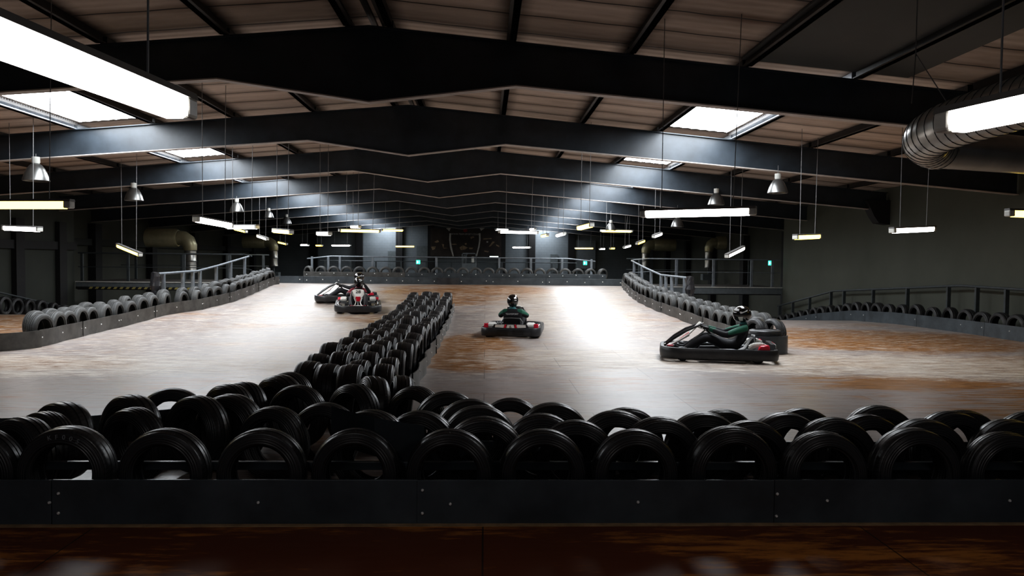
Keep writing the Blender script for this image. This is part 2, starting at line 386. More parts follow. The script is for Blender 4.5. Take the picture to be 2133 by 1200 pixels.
for k in range(2, 11):
    for s in (1, -1):
        y0, y1 = 6 * k * 1.055 + .05, 6 * k + 5.9
        bm = BM(); nseg = 14; rows = []
        for i in range(nseg + 1):
            o = 5.98 + 1.44 * i / nseg; x, z = slope_pt(s, o); z += .006 * (1 if i % 2 else -1)
            rows.append((bm.verts.new((x, y0, z)), bm.verts.new((x, y1, z))))
        for A, B in zip(rows, rows[1:]): bm.faces.new((A[0], A[1], B[1], B[0]))
        struct('window_%d' % wn, bm, 'skylight', 'bright translucent rooflight sheet'); wn += 1
        # scalloped profile closer along the outer edge
        x, z = slope_pt(s, 7.47); bm = BM(); m_ = 60
        for i in range(m_):
            ya = y0 + (y1 - y0) * i / m_; yb = y0 + (y1 - y0) * (i + 1) / m_; ym = (ya + yb) / 2
            v = [bm.verts.new(c) for c in ((x, ya, z - .09), (x, yb, z - .09), (x, yb, z - .05), (x, ym, z + .01), (x, ya, z - .05))]; bm.faces.new(v)
        trim(bm, 'purlin', 'scalloped filler strip along the rooflight')
for s in (1, -1):
    for o in (.30, 2.2, 4.05, 5.87, 7.62, 9.5, 11.4, 13.3):
        if s < 0 and o == .30: o = .34
        x, z = slope_pt(s, o); z = ztop(o) + .012
        for (ya, yb) in [(0.5, 11.93)] + [(6 * k + .07, 6 * k + 5.93) for k in range(2, 11)]:
            lit = (o == 7.62 and ya > 11)  # pale purlin under open rooflights: daylight on it is put into the colour
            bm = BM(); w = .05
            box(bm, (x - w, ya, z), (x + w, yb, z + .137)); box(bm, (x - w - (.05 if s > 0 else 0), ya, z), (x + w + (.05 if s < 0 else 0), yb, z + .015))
            struct('roof_purlin', bm, 'purlin_pale_lit' if lit else 'purlin', 'steel roof purlin beside a rooflight' if lit else 'dark steel roof purlin')
def frame_profile(side, hi_only=False): pass
for k in range(1, 11):
    y = 6 * k; om = {1: 14.5, -1: 14.45} if y <= 30 else {1: 16.3, -1: 16.3}
    def zb(o): return 4.10 + (4.39 - 4.10) * o / 2.2 if o < 2.2 else 4.39 - .082 * (o - 2.2)
    os_ = [-om[-1] + .02, -6.0, -2.3, 0, 2.25, 6.0, om[1] - .02]
    top = [(RX + o, ztop(abs(o))) for o in os_]; bot = [(RX + o, zb(abs(o)) + (0.03 if o < -2.2 else 0)) for o in os_]
    root = empty('roof_frame', (0, 0, 0)); tag(root, None, None, None, 'structure'); root['label'] = 'dark steel portal frame rafter, %s from the near end' % ordn(k - 1)
    bm = BM(); prism(bm, top + bot[::-1], 'Y', y - .008, y + .008); obj('web', bm, 'beam', root)
    bm = BM()
    for (a, b) in zip(top, top[1:]): prism(bm, [a, b, (b[0], b[1] - .02), (a[0], a[1] - .02)], 'Y', y - .085, y + .085)
    obj('top_flange', bm, 'beam', root)
    bm = BM()
    for (a, b) in zip(bot, bot[1:]): prism(bm, [a, b, (b[0], b[1] + .02), (a[0], a[1] + .02)], 'Y', y - .085, y + .085)
    obj('bottom_flange', bm, 'flange_lit', root)
bm = BM(); tube(bm, [(RX + .02, y, 5.27 + .16) for y in (.5, 30, 66)], .06); trim(bm, 'purlin', 'dark ridge bar')

# ------------------------------------------------------------------ tyres
def tyre_mesh(name, r, w, mat, tread=0):
    hw = w / 2; rb = r * .64; p = []
    # closed section: (radius, axial); grooved tread, rounded shoulder, bulging sidewall, bead, liner
    g = .007; nn = [4, 3, 5][tread % 3]; tw = hw * .78; pts = []
    step = 2 * tw / nn
    for i in range(nn):
        a = -tw + i * step + (.006 if i else 0); b = -tw + (i + 1) * step - (.006 if i < nn - 1 else 0)
        crown = lambda x: r - .012 * (x / tw) ** 2
        pts += [(crown(a), a), (crown(b), b)]
        if i < nn - 1: pts += [(crown(b) - g, b + .002), (crown(b) - g, b + .010)]
    sh = [(r - .022, hw * .9), (r - .045, hw * .99), (r - .085 * r / .3, hw * 1.02), (rb + .03, hw * .93), (rb + .006, hw * .80), (rb, hw * .72), (rb + .006, hw * .64)]
    inn = [(rb + .035, hw * .82), (r - .06, hw * .84), (r - .028, hw * .6), (r - .022, 0)]
    full = [(a, -b) for a, b in sh[::-1]] + pts + sh + inn + [(a, -b) for a, b in inn[:-1][::-1]]
    bm = BM(); lathe(bm, full, 44, 'X', closed=True)
    o = obj(name, bm, mat, None, True); me = o.data; bpy.data.objects.remove(o); return me
TY = {}
TY['wide'] = [tyre_mesh('tyre', r, w, 'rubber', i) for i, (r, w) in enumerate(((.290, .232), (.300, .24), (.284, .225), (.305, .236)))]
TY['wide_mid'] = [tyre_mesh('tyre', r, w, 'rubber_mid', i) for i, (r, w) in enumerate(((.290, .232), (.300, .24), (.284, .225), (.305, .236)))]
for mt in ('rubber', 'rubber_mid', 'rubber_old'):
    TY[mt] = [tyre_mesh('tyre', r, w, mt, i) for i, (r, w) in enumerate(((.290, .19), (.297, .205), (.284, .18), (.302, .195)))]
RAD = (.290, .297, .284, .302); WID = (.19, .205, .18, .195)
NTY = [0]
def tyre(x, y, zb, yaw, lean, mat, label, group, v=None, z=None, flat=False):
    v = random.randrange(4) if v is None else v
    o = bpy.data.objects.new('tyre', TY[mat][v]); C.objects.link(o); NTY[0] += 1
    zc = zb + RAD[v] * math.cos(lean) + abs(math.sin(lean)) * WID[v] / 2
    if flat: zc = zb + WID[v] / 2 * 1.02
    o.location = (x, y, zc if z is None else z)
    m = Matrix.Rotation(yaw, 4, 'Z') @ Matrix.Rotation(PI / 2 if flat else lean, 4, 'Y') @ Matrix.Rotation(random.uniform(0, 6.28), 4, 'X')
    o.rotation_euler = m.to_euler(); tag(o, label, 'tyre', group); return o
rn = random.uniform
# near wall: four ranks facing the camera
A = [-240, -48, 141, 345, 547, 742, 938, 1131, 1322, 1524, 1716, 1904, 2096, 2290, 2485, 2680]
for i, px in enumerate(A):
    p = at_y(px, 897, 5.07); lab = 'black tyre in the front rank of the near wall, %s from its left end' % ordn(i)
    if i == 2: lab = 'black tyre with faded white sidewall lettering in the front rank'
    o = tyre(p.x, 5.07, 0, PI / 2 + rn(-.05, .05), rn(-.03, .03), 'rubber', lab, 'front rank of the near tyre wall')
    if i == 2:
        o.rotation_euler = (0, 0, PI / 2); o.location.z = .297; o.data = TY['rubber'][1]
        bm = BM()
        for j, ch in enumerate('KF005'):
            cb = text_bm(ch, .042, .0008); ang = R(104 - j * 10.5); me = bpy.data.meshes.new('c')
            T = Matrix.Translation((-.0, 0, 0)) @ Matrix(((0, 0, -1, -.103), (-math.sin(ang), -math.cos(ang), 0, -0.247 * math.cos(ang)), (-math.cos(ang), math.sin(ang), 0, .247 * math.sin(ang)), (0, 0, 0, 1)))
            # letter plane: up = radial direction, right = clockwise as seen from the walkway
            up = Vector((0, -math.cos(ang) * -1, math.sin(ang))); right = Vector((0, math.sin(ang), -math.cos(ang)))
            ang_up = Vector((0, -math.cos(ang), math.sin(ang)))
            for vtx in cb.verts:
                c = vtx.co; base = ang_up * .247
                # world right (+X) is local -Y after the 90 degree turn
                vtx.co = Vector((-.1045 - c.z, 0, 0)) + base * 1 + ang_up * c.y + Vector((0, -math.sin(ang), -math.cos(ang))) * c.x
            cb.to_mesh(me); cb.free(); bm.from_mesh(me); bpy.data.meshes.remove(me)
        obj('lettering', bm, 'faded', o)
B = [1008, 1200, 1375, 1563, 1738, 1926, 2105, 2300, 2490]
for i, px in enumerate(B):
    p = at_y(px, 878, 5.36); tyre(p.x, 5.36, 0, PI / 2 + rn(-.08, .08), rn(-.04, .04), 'rubber', 'black tyre in the second rank of the near wall, %s from the right end' % ordn(len(B) - 1 - i), 'second rank of the near tyre wall')
Cc = [1128, 1283, 1467, 1637, 1808, 1983, 2150, 2330]
for i, px in enumerate(Cc):
    p = at_y(px, 867, 5.59); tyre(p.x, 5.59, 0, PI / 2 + rn(-.08, .08), rn(-.04, .04), 'rubber', 'black tyre in the third rank of the near wall, %s from the right end' % ordn(len(Cc) - 1 - i), 'third rank of the near tyre wall')
Dd = [(1155, 826), (1305, 845), (1506, 854), (1672, 858), (1830, 853), (2010, 856), (2180, 850), (2360, 850)]
for i, (px, py) in enumerate(Dd):
    p = at_y(px, py, 5.83); tyre(p.x, 5.83 + (.12 if i == 0 else 0), 0, PI / 2 + rn(-.08, .08), rn(-.03, .03), 'rubber', 'black tyre in the track-side rank of the near wall, %s from the right end' % ordn(len(Dd) - 1 - i), 'track-side rank of the near tyre wall')
# the junction where the near wall meets the divider: px, py of the crown, yaw, lean
J = [(-30, 872, 60, .1), (99, 857, 80, .15), (20, 870, 85, .1), (190, 833, 78, .1), (235, 838, 75, .12), (285, 841, 82, -.1), (348, 825, 100, .12), (385, 833, 78, .1), (436, 826, 88, 0), (465, 808, 70, .1),
     (513, 797, 65, .15), (572, 787, 70, -.1), (579, 803, 85, .05), (630, 768, 60, .1), (734, 801, 50, .12), (783, 788, 25, .2), (826, 790, 12, .22), (868, 805, 60, -.12), (928, 810, 100, -.1),
     (902, 849, 75, -.05), (1025, 849, 88, 0), (998, 836, 95, .06), (1045, 833, 80, 0), (690, 835, 80, .0), (800, 845, 70, .1), (560, 842, 88, .05)]
J.sort(key=lambda t: t[0])
JP = [[*at_z(px, py, .585)[:2], R(yw - (17 if px < 600 and yw < 95 else 0)), ln] for (px, py, yw, ln) in J]
fixed = [[at_y(px, 897, 5.07).x, 5.07, PI / 2] for px in A] + [[at_y(px, 878, 5.36).x, 5.36, PI / 2] for px in B] + [[at_y(px, 867, 5.59).x, 5.59, PI / 2] for px in Cc] + [[at_y(px, py, 5.83).x, 5.83, PI / 2] for px, py in Dd]
fixed += [[cx, yy, 0] for cx in (-1.9, -1.62, -1.35, -1.08) for yy in (8.1,)]
def mtv(a, b):                      # smallest push between two upright tyres seen as plan rectangles
    ax = [Vector((math.cos(t), math.sin(t))) for t in (a[2], a[2] + PI / 2, b[2], b[2] + PI / 2)]
    best = None; d = Vector((b[0] - a[0], b[1] - a[1]))
    for u in ax:
        e = lambda q: .105 * abs(u.x * math.cos(q[2]) + u.y * math.sin(q[2])) + .285 * abs(-u.x * math.sin(q[2]) + u.y * math.cos(q[2]))
        ov = e(a) + e(b) - abs(d.dot(u))
        if ov <= 0: return None
        if best is None or ov < best[0]: best = (ov, u if d.dot(u) >= 0 else -u)
    return best
for it in range(160):
    for i in range(len(JP)):
        for j in range(i + 1, len(JP)):
            r_ = mtv(JP[i], JP[j])
            if r_:
                v = r_[1] * (r_[0] * .5); JP[i][0] -= v.x; JP[i][1] -= v.y; JP[j][0] += v.x; JP[j][1] += v.y
        for f_ in fixed:
            r_ = mtv(f_, JP[i])
            if r_: JP[i][0] += r_[1].x * r_[0]; JP[i][1] += r_[1].y * r_[0]
for i, (X_, Y_, yw, ln) in enumerate(JP):
    p = Vector((X_, Y_, 0))
    tyre(p.x, p.y, 0, yw, ln * .8, 'rubber', 'jumbled black tyre behind the front rank, %s from left of the jumble' % ordn(i), 'jumbled tyres where the near wall meets the divider')
# central divider, four tyres wide, axes across the track
cols = [-1.90, -1.645, -1.39, -1.13]
for c, cx in enumerate(cols):
    y = 7.95 + [.0, .28, .1, .35][c]; i = 0
    if c == 0: y = 8.3
    while y < 22.6 and i < 26:
        yy = y + rn(-.03, .03); mat = 'wide' if yy < 15 else 'wide_mid'
        tall = random.random() < .16
        lean = rn(-.06, .06) + (.12 if (c == 3 and random.random() < .6) else 0)
        tyre(cx + rn(-.02, .02) - (.12 if (yy > 19 and c < 1) else 0) + (.05 if c == 3 else 0), yy, ramp(yy) + (.07 if tall else 0), rn(-.08, .08), lean, mat, 'black tyre in the %s column of the central divider, %s from near end' % (ORD[c], ordn(i)), 'central divider tyres')
        y += rn(.60, .66); i += 1
def pl(pts):
    def f(y):
        if y <= pts[0][1]: return pts[0][0]
        for (xa, ya), (xb, yb) in zip(pts, pts[1:]):
            if y <= yb: return xa + (xb - xa) * (y - ya) / (yb - ya)
        return pts[-1][0]
    return f
LX = pl([(-8.25, 14.4), (-8.40, 15.6), (-8.70, 17.8), (-8.66, 21.2), (-8.20, 22.4), (-8.02, 24.5), (-8.16, 27.), (-8.45, 30.), (-8.6, 32.)])
RXF = pl([(5.50, 15.), (5.46, 19.4), (5.36, 21.1), (5.20, 23.), (5.14, 25.6), (5.3, 28.), (5.6, 31.), (5.95, 33.2)])
# left edge row
def edge_row(x, y0, y1, side, word, limit):
    for c in range(2):
        y = y0 + c * .3 + (.5 if side > 0 else 0); i = 0
        while y < y1:
            far = (y > 23 and side < 0); zb = ramp(y)
            yy = y + rn(-.03, .03)
            tyre(x(yy) + side * (.16 + .23 * c) + rn(-.02, .02), yy, zb + (.06 * c if not far else .10 * c), rn(-.12, .12) + (rn(-.25, .25) if far else 0), rn(-.05, .05) + (rn(.1, .5) * -side if far else 0), 'rubber_old',
                 'grey worn tyre, %s of the %s track edge, %s from near end' % ('inner row' if c == 0 else 'outer row', word, ordn(i)), '%s track edge tyres' % word)
            y += rn(.615, .66); i += 1
edge_row(LX, 14.95, 32.0, -1, 'left', 0)
edge_row(RXF, 15.2, 32.8, 1, 'right', 0)
# three leaning tyres near the left row's near end + flat ones
tyre(-9.0, 14.15, 0, 0, 0, 'rubber_old', 'grey tyre lying flat inside the left barrier end', 'left track edge tyres', flat=True)
tyre(-9.62, 13.95, 0, 0, 0, 'rubber_old', 'grey tyre lying flat behind the left barrier end', 'left track edge tyres', flat=True)
# right row near end: two big tilted tyres, a flat stack
tyre(5.40, 15.06, 0, .3, .05, 'rubber_mid', 'dark tyre leaning behind the flat tyre at the right barrier end', None, 3)
tyre(5.72, 15.0, 0, .35, .04, 'rubber_mid', 'rightmost upright tyre at the near end of the right barrier', None, 3)
tyre(5.34, 14.42, .24, 0, 0, 'rubber_mid', 'dark tyre lying flat on top at the right barrier end', None, 3, flat=True)
tyre(5.34, 14.42, .02, 0, 0, 'rubber_mid', 'dark tyre lying flat at the bottom inside the right barrier end', None, 3, flat=True)
# back wall row
bx0, bx1 = at_y(642, 560, 34.6).x, at_y(1256, 560, 34.6).x
nb = 24
for i in range(nb):
    x = bx0 + (bx1 - bx0) * i / (nb - 1); e = max(0, 2 - i, i - (nb - 3)); yaw = PI / 2 + (-.35 * e if i < 5 else .35 * e)
    tyre(x, 34.52 + .1 * e, .80, yaw + rn(-.08, .08), 0, 'rubber_old', 'grey tyre in the far tyre wall, %s from the left' % ordn(i), 'far tyre wall', v=2, z=.815 + .284)
# right side track tyres
y = 14.6; i = 0
while y < 31.5:
    tyre(12.2 - (.0 if y < 19 else min((y - 19) * .1, .3)), y, down(y), rn(-.1, .1), rn(-.05, .05), 'rubber', 'dark tyre along the right inner wall, %s from the near end' % ordn(i), 'tyres along the right inner wall'); y += rn(.6, .66); i += 1
y = 24.0; i = 0
while y < 28.5:
    tyre(-15.2, y, down(y), rn(-.1, .1), 0, 'rubber', 'dark tyre beside the left inner wall, %s from the near end' % ordn(i), 'tyres beside the left inner wall'); y += rn(.62, .8); i += 1

# ------------------------------------------------------------------ barriers
def bolt(parent, loc, axis='Y', r=.012):
    bm = BM(); lathe(bm, [(0, -.010), (r * .7, -.009), (r, -.004), (r, .004), (0, .004)], 8, 'Y' if axis == 'Y' else 'X')
    if axis == 'X-':
        for v in bm.verts: v.co.x *= -1
    return obj('bolt', bm, 'steel', parent, True, loc)
FY = 4.90
def px_x(px, Y, py=1045): return at_y(px, py, Y).x
xs = [px_x(v, FY) for v in (-380, 106, 868, 1613, 2800)]
words = ['at the left edge, beside the joint with three bolts', 'between the left joint and the middle joint', 'starting at the middle joint with a single bolt near it', 'right of the joint with paired bolts']
bolts = {0: [(103, 1047), (-60, 1040)], 1: [(122, 1028), (122, 1069), (538, 1047)], 2: [(880, 1021), (880, 1069), (938, 1050), (1329, 1046)], 3: [(1619, 1029), (1617, 1075), (1723, 1043), (2103, 1043)]}
for i in range(4):
    bm = BM(); off = .006 * (i % 2); box(bm, (xs[i] + .002, FY + off, .0), (xs[i + 1] - .002 + (.05 if i % 2 else 0), FY + .022 + off, .285), .003)
    o = obj('barrier_board', bm, 'board'); tag(o, 'long black plastic barrier board ' + words[i], 'barrier', 'near barrier boards')
    for (px, py) in bolts[i]:
        p = at_y(px, py, FY + off); bolt(o, (p.x, FY + off, p.z), r=.010)
bm = BM(); box(bm, (xs[0], FY - .05, 0), (xs[4], FY, .005), .001); o = obj('baseboard_front', bm, 'wood'); tag(o, 'worn timber edge strip under the near barrier', None, None, 'structure')
bm = BM(); box(bm, (xs[0], 5.195, .27), (xs[4], 5.235, .325), .004); o = obj('barrier_rail', bm, 'board'); tag(o, 'black timber rail seen through the tyre holes of the near wall', 'rail')
bm = BM(); ribbon(bm, [(-.72, 6.05), (2, 6.03), (6, 6.05), (9, 6.04)], lambda x, y: 0, .27, .02); o = obj('barrier_board', bm, 'board'); tag(o, 'low black barrier board on the track side of the near wall', 'barrier')
bm = BM(); ribbon(bm, [(-7.5, 6.75), (-5.5, 6.72), (-3.6, 6.95), (-2.6, 7.5), (-2.15, 8.1)], lambda x, y: 0, .27, .02); o = obj('barrier_board', bm, 'board'); tag(o, 'low black barrier board behind the jumbled tyres on the left track side', 'barrier')
a = at_z(690, 858, .62); b = at_z(884, 905, .50); c_ = at_z(780, 880, .60)
bm = BM(); tube(bm, [a, c_, b], .004, 4)
for v in list(bm.verts): pass
bm.free(); bm = BM()
ps = [Vector((a.x, a.y, .66)), Vector((c_.x, c_.y, .63)), Vector((b.x, b.y, .56))]
vt = [bm.verts.new(p) for p in ps]; vb = [bm.verts.new(p - Vector((0, 0, .26))) for p in ps]
for i in range(2): bm.faces.new((vt[i], vt[i + 1], vb[i + 1], vb[i]))
bmesh.ops.solidify(bm, geom=bm.faces[:], thickness=.006)
o = obj('plastic_strip', bm, 'board'); tag(o, 'loose bent black plastic strip lying among the jumbled tyres', 'strip')
# divider board, right-hand side
def wavy_strip(pts, zf, h, mat, lab, grp, nseg, side, xf=None):
    # pts function y -> x
    y0, y1 = pts; L = (y1 - y0) / nseg
    for k in range(nseg):
        ya, yb = y0 + k * L, y0 + (k + 1) * L - .01; P = []
        for j in range(7):
            y = ya + (yb - ya) * j / 6; P.append((xf(y) + .022 * math.sin(y * 5.1) + (.012 if k % 2 else -.005), y))
        bm = BM(); ribbon(bm, P, zf, h, .012); o = obj('barrier_strip', bm, mat, None, True); tag(o, lab % ordn(k), 'barrier', grp)
        for j in (0, 3, 6):
            x, y = P[j]
            if j == 6: y -= .06
            elif j == 0: y += .06
            bolt(o, (x + side * .012, y, zf(x, y) + h * .55), 'X-' if side > 0 else 'X', .013)
wavy_strip((7.6, 22.4), lambda x, y: ramp(y), .26, 'board_grey', 'thin black plastic strip along the right of the central divider, %s from the near end', 'divider strips', 7, 1, lambda y: -.90)
wavy_strip((14.6, 32.4), lambda x, y: ramp(y), .32, 'board_grey', 'scuffed grey-black barrier strip along the left track edge, %s from the near end', 'left barrier strips', 9, 1, LX)
wavy_strip((15.5, 33.4), lambda x, y: ramp(y), .30, 'board_grey', 'scuffed grey-black barrier strip along the right track edge, %s from the near end', 'right barrier strips', 10, -1, RXF)
# left near end: rounded wrap
P = [(-8.26, 14.58), (-8.30, 14.3), (-8.50, 13.95), (-8.85, 13.62), (-9.4, 13.45), (-10.2, 13.4), (-11.0, 13.5)]
bm = BM(); ribbon(bm, P, lambda x, y: 0, .32, .012); o = obj('barrier_strip', bm, 'board_grey', None, True); tag(o, 'scuffed barrier strip curling round the near end of the left edge', 'barrier')
# right near end: round wrap about the flat tyres
P = []
for k in range(15):
    a = R(100 + 250 * k / 14); P.append((5.34 + .41 * math.cos(a) * 1.0, 14.42 + .41 * math.sin(a)))
P = [(5.40, 15.5), (5.2, 15.1)] + P
bm = BM(); ribbon(bm, P, lambda x, y: 0, .34, .012); o = obj('barrier_strip', bm, 'board', None, True); tag(o, 'black plastic strip wrapped round the flat tyres at the right barrier end', 'barrier')
# back boards (two tiers)
bl, brr = at_y(552, 585, 34.0).x, at_y(1299, 585, 34.0).x
cut = [bl] + [at_y(p, 585, 34.0).x for p in (632, 870)] + [at_y(955, 585, 34.0).x, at_y(1020, 585, 34.0).x, at_y(1137, 585, 34.0).x, brr]
names = ['at its left end', 'left of the middle', 'behind the far end of the divider', 'right of the spare tyre', 'in the right half', 'at its right end']
segs = [(cut[0], cut[1]), (cut[1], at_y(912, 585, 34.0).x), (at_y(954, 585, 34.0).x, cut[4]), (cut[4], cut[5]), (cut[5], cut[6])]
for i, (xa, xb) in enumerate(segs):
    bm = BM(); box(bm, (xa + .004, 33.96, .62), (xb - .004, 34.0, .925), .006); o = obj('barrier_board', bm, 'board'); tag(o, 'blue-black lower barrier board of the far wall, %s from the left' % ORD[i], 'barrier', 'far barrier boards')
    k = max(2, int((xb - xa) / .65))
    for j in range(k): bolt(o, (xa + .15 + (xb - xa - .3) * j / (k - 1), 33.96, .76 + .03 * (j % 2)), r=.022)
for i in range(3):
    x0 = at_y(632, 570, 34.3).x; x1 = at_y(1262, 570, 34.3).x; xa = x0 + (x1 - x0) * i / 3; xb = x0 + (x1 - x0) * (i + 1) / 3
    bm = BM(); box(bm, (xa + .004, 34.26, .62), (xb - .004, 34.3, 1.125), .006); o = obj('barrier_board', bm, 'board_grey' if i == 0 else 'board'); tag(o, 'grey upper barrier board of the far wall, %s from the left' % ORD[i], 'barrier', 'far barrier boards')
    for j in range(8): bolt(o, (xa + .15 + (xb - xa - .3) * j / 7, 34.26, 1.01 + .03 * (j % 3)), r=.022)
bm = BM(); box(bm, (ML + .1, 34.31, .62), (MR - .1, 35.3, .80)); struct('floor_ledge', bm, 'board')
# bulging spare panel in the lower board
bm = BM(); cx = at_y(933, 585, 33.9).x; P = [(cx + .48 * t, 33.92 - .16 * (1 - t * t)) for t in [i / 6 - 1 for i in range(13)]]
ribbon(bm, P, lambda x, y: .62, .30, .03); o = obj('barrier_board', bm, 'kart_black', None, True); tag(o, 'bulging black rubber panel in the middle of the far lower barrier', 'barrier')
# right side track boards
ys = [13.6, 16.2, 18.0, 20.6, 23.2, 26.6, 30.0]
for i in range(6):
    bm = BM(); P = [(12.0 - (.0 if y < 19 else min((y - 19) * .1, .3)), y) for y in fr(ys[i], ys[i + 1] - .01, 5)]
    ribbon(bm, P, lambda x, y: down(y), .33, .02); o = obj('barrier_board', bm, 'board'); tag(o, 'dark barrier board along the right inner wall, %s from the near end' % ORD[i], 'barrier', 'right wall barrier boards')
    for y in (ys[i] + .08, ys[i] + .9): bolt(o, (P[0][0] - .012, y, down(y) + .2), 'X', .014)

# ------------------------------------------------------------------ railings
def railing(name, top, posts, base, lab, mat='rail', r=.035, mid=None, pw=.05, braces=False):
    """top: list of 3D points of the top rail; posts: list of fractions/points along it"""
    p0 = Vector(top[0]); root = empty(name, (p0.x, p0.y, base(p0))); tag(root, lab, 'railing')
    loc = lambda v: Vector(v) - root.location
    bm = BM(); tube(bm, [loc(t) for t in top], r, 8); obj('top_rail', bm, mat, root, True)
    for q in posts:
        q = Vector(q); zb = base(q); bm = BM(); L = loc(q)
        zl = zb - root.location.z
        box(bm, (L.x - pw, L.y - .035, zl), (L.x + pw, L.y + .035, L.z - r * .6), .006); box(bm, (L.x - pw - .03, L.y - .05, zl), (L.x + pw + .03, L.y + .05, zl + .015))
        obj('post', bm, mat, root)
    if mid:
        bm = BM(); tube(bm, [loc(Vector(t)) + Vector((0, 0, -mid)) for t in top], r * .6, 6); obj('mid_rail', bm, mat, root, True)
    return root
def lerp(a, b, t): return tuple(a[i] + (b[i] - a[i]) * t for i in range(3))
def along(top, ys):
    out = []
    for y in ys:
        for a, b in zip(top, top[1:]):
            if min(a[1], b[1]) - 1e-6 <= y <= max(a[1], b[1]) + 1e-6: out.append(lerp(a, b, (y - a[1]) / (b[1] - a[1]))); break
    return out
LXR = -9.15
topL = [(LXR, 21.7, 1.23), (LXR, 24.8, 1.27), (LXR, 26.6, 1.42), (LXR, 30.1, 1.76)]
railing('edge_railing', topL, along(topL, (22.2, 23.6, 24.4, 25.0, 26.5, 28.0, 29.6)), lambda q: ramp(q.y), 'grey tube railing climbing behind the left tyre row')
RXR = 5.98
topR = [(RXR, 22.3, 1.24), (RXR, 25.9, 1.26), (RXR + .05, 29., 1.5), (RXR + .3, 32.8, 1.75)]
railing('edge_railing', topR, [(RXR, y_, z_) for y_, z_ in ((22.8, 1.24), (24.4, 1.25), (25.2, 1.26), (25.9, 1.26))] + [(RXR + .03, 27.6, 1.385), (RXR + .06, 29.4, 1.53), (RXR + .22, 31.8, 1.69)], lambda q: ramp(q.y), 'grey tube railing climbing behind the right tyre row')
# wrapped end posts
for (x, y, z, lab) in ((LXR, 21.65, 1.27, 'post wrapped in shiny black plastic at the near end of the left railing'), (RXR, 22.2, 1.28, 'post wrapped in shiny black plastic at the near end of the right railing')):
    bm = BM(); prof = [(.0, 0), (.13, 0)] + [(.13 + .018 * math.sin(k * 2.3), z_ * (z + .02) / 10) for k, z_ in enumerate(range(1, 10))] + [(.11, z), (.0, z + .03)]
    lathe(bm, [(a, b) for a, b in prof], 14)
    for v in bm.verts: v.co += Vector((rn(-.012, .012), rn(-.012, .012), rn(-.01, .01)))
    o = obj('wrapped_post', bm, 'sheet_black', None, False, (x, y, ramp(y) * 0)); tag(o, lab, 'post')
# bridge decks
dz = .86
def deck(x0, x1, y0, y1, z, lab, nm):
    root = empty(nm, (x0, y0, z)); tag(root, lab, 'bridge')
    bm = BM(); box(bm, (0, 0, -.30), (x1 - x0, .12, -.03)); obj('fascia', bm, 'mesh_grey', root)
    bm = BM(); box(bm, (0, -.02, -.03), (x1 - x0, y1 - y0, .0)); obj('deck_board', bm, 'deck_dark', root)
    bm = BM(); box(bm, (0, -.035, -.035), (x1 - x0, -.02, .0)); obj('edge_strip', bm, 'endcap', root)
    bm = BM(); box(bm, (0, .12, -.34), (x1 - x0, y1 - y0, -.031)); obj('underside', bm, 'pilaster', root)
    return root
dl = deck(XL + .05, ML - .1, 31.0, 34.9, .72, 'grey steel bridge deck over the left side track', 'bridge_deck')
bm = BM(); L = (ML - .1) - (XL + .05)
for k in range(26):
    x = .5 + k * (L - .6) / 26; w = (L - .6) / 52
    vs = [bm.verts.new(c) for c in ((x, -.004, -.30), (x + w, -.004, -.30), (x + w + .06, -.004, -.22), (x + .06, -.004, -.22))]; bm.faces.new(vs)
obj('hazard_stripe', bm, 'hazard_yellow', dl)
bm = BM(); box(bm, (0, -.003, -.31), (L, 0, -.215)); obj('stripe_backing', bm, 'ink', dl)
dr = deck(MR + .3, XR - .02, 32.4, 35.9, .67, 'grey steel bridge deck over the right side track', 'bridge_deck')
for k, px in enumerate((1415, 1520)): pass
topDL = [(XL + .1, 31.1, 1.84), (ML - .35, 31.1, 1.84), (ML + .2, 30.3, 1.78)]
railing('bridge_railing', topDL, [(x, 31.1, 1.84) for x in (-16.0, -14.2, -12.0, -10.2)], lambda q: .72, 'grey railing along the near side of the left bridge', 'rail_dark', .03, mid=.55)
topDR = [(MR + .25, 32.9, 1.78), (MR + .8, 32.5, 1.84), (XR - .1, 32.5, 1.84)]
railing('bridge_railing', topDR, [(x, 32.5, 1.84) for x in (8.15, 9.75, 11.4, 12.3)], lambda q: .67, 'grey railing along the near side of the right bridge', 'rail', .026, mid=.55)
railing('bridge_railing', [(XL + .1, 34.7, 1.84), (ML - .35, 34.7, 1.84)], [(x, 34.7, 1.84) for x in (-15.5, -13.5, -11.5, -9.9)], lambda q: .72, 'thin railing along the far side of the left bridge', 'rail_dark', .025, mid=.5)
railing('bridge_railing', [(MR + .5, 35.7, 1.84), (XR - .1, 35.7, 1.84)], [(x, 35.7, 1.84) for x in (7.2, 9.0, 10.8, 12.4)], lambda q: .67, 'thin railing along the far side of the right bridge', 'rail_dark', .025, mid=.5)
# right wall ramp railing
topW = [(12.45, 13.6, 1.12), (12.45, 19.7, 1.16), (12.45, 27, .73), (12.45, 32.2, -.12)]
railing('ramp_railing', topW, along(topW, (14.4, 16.2, 17.9, 19.0, 20.2, 22.2, 24.2, 26.2, 27.2, 29.0, 30.6, 32.0)), lambda q: down(q.y), 'dark grey railing following the right inner wall down the ramp', 'rail_dark', .035)
topW = [(-15.95, 22.0, 1.0), (-15.95, 25.2, .60), (-15.95, 29.6, -.22)]
railing('ramp_railing', topW, along(topW, (23.0, 25.2, 27.2, 29.2)), lambda q: down(q.y), 'dark railing following the left inner wall down the ramp', 'rail_dark', .03)
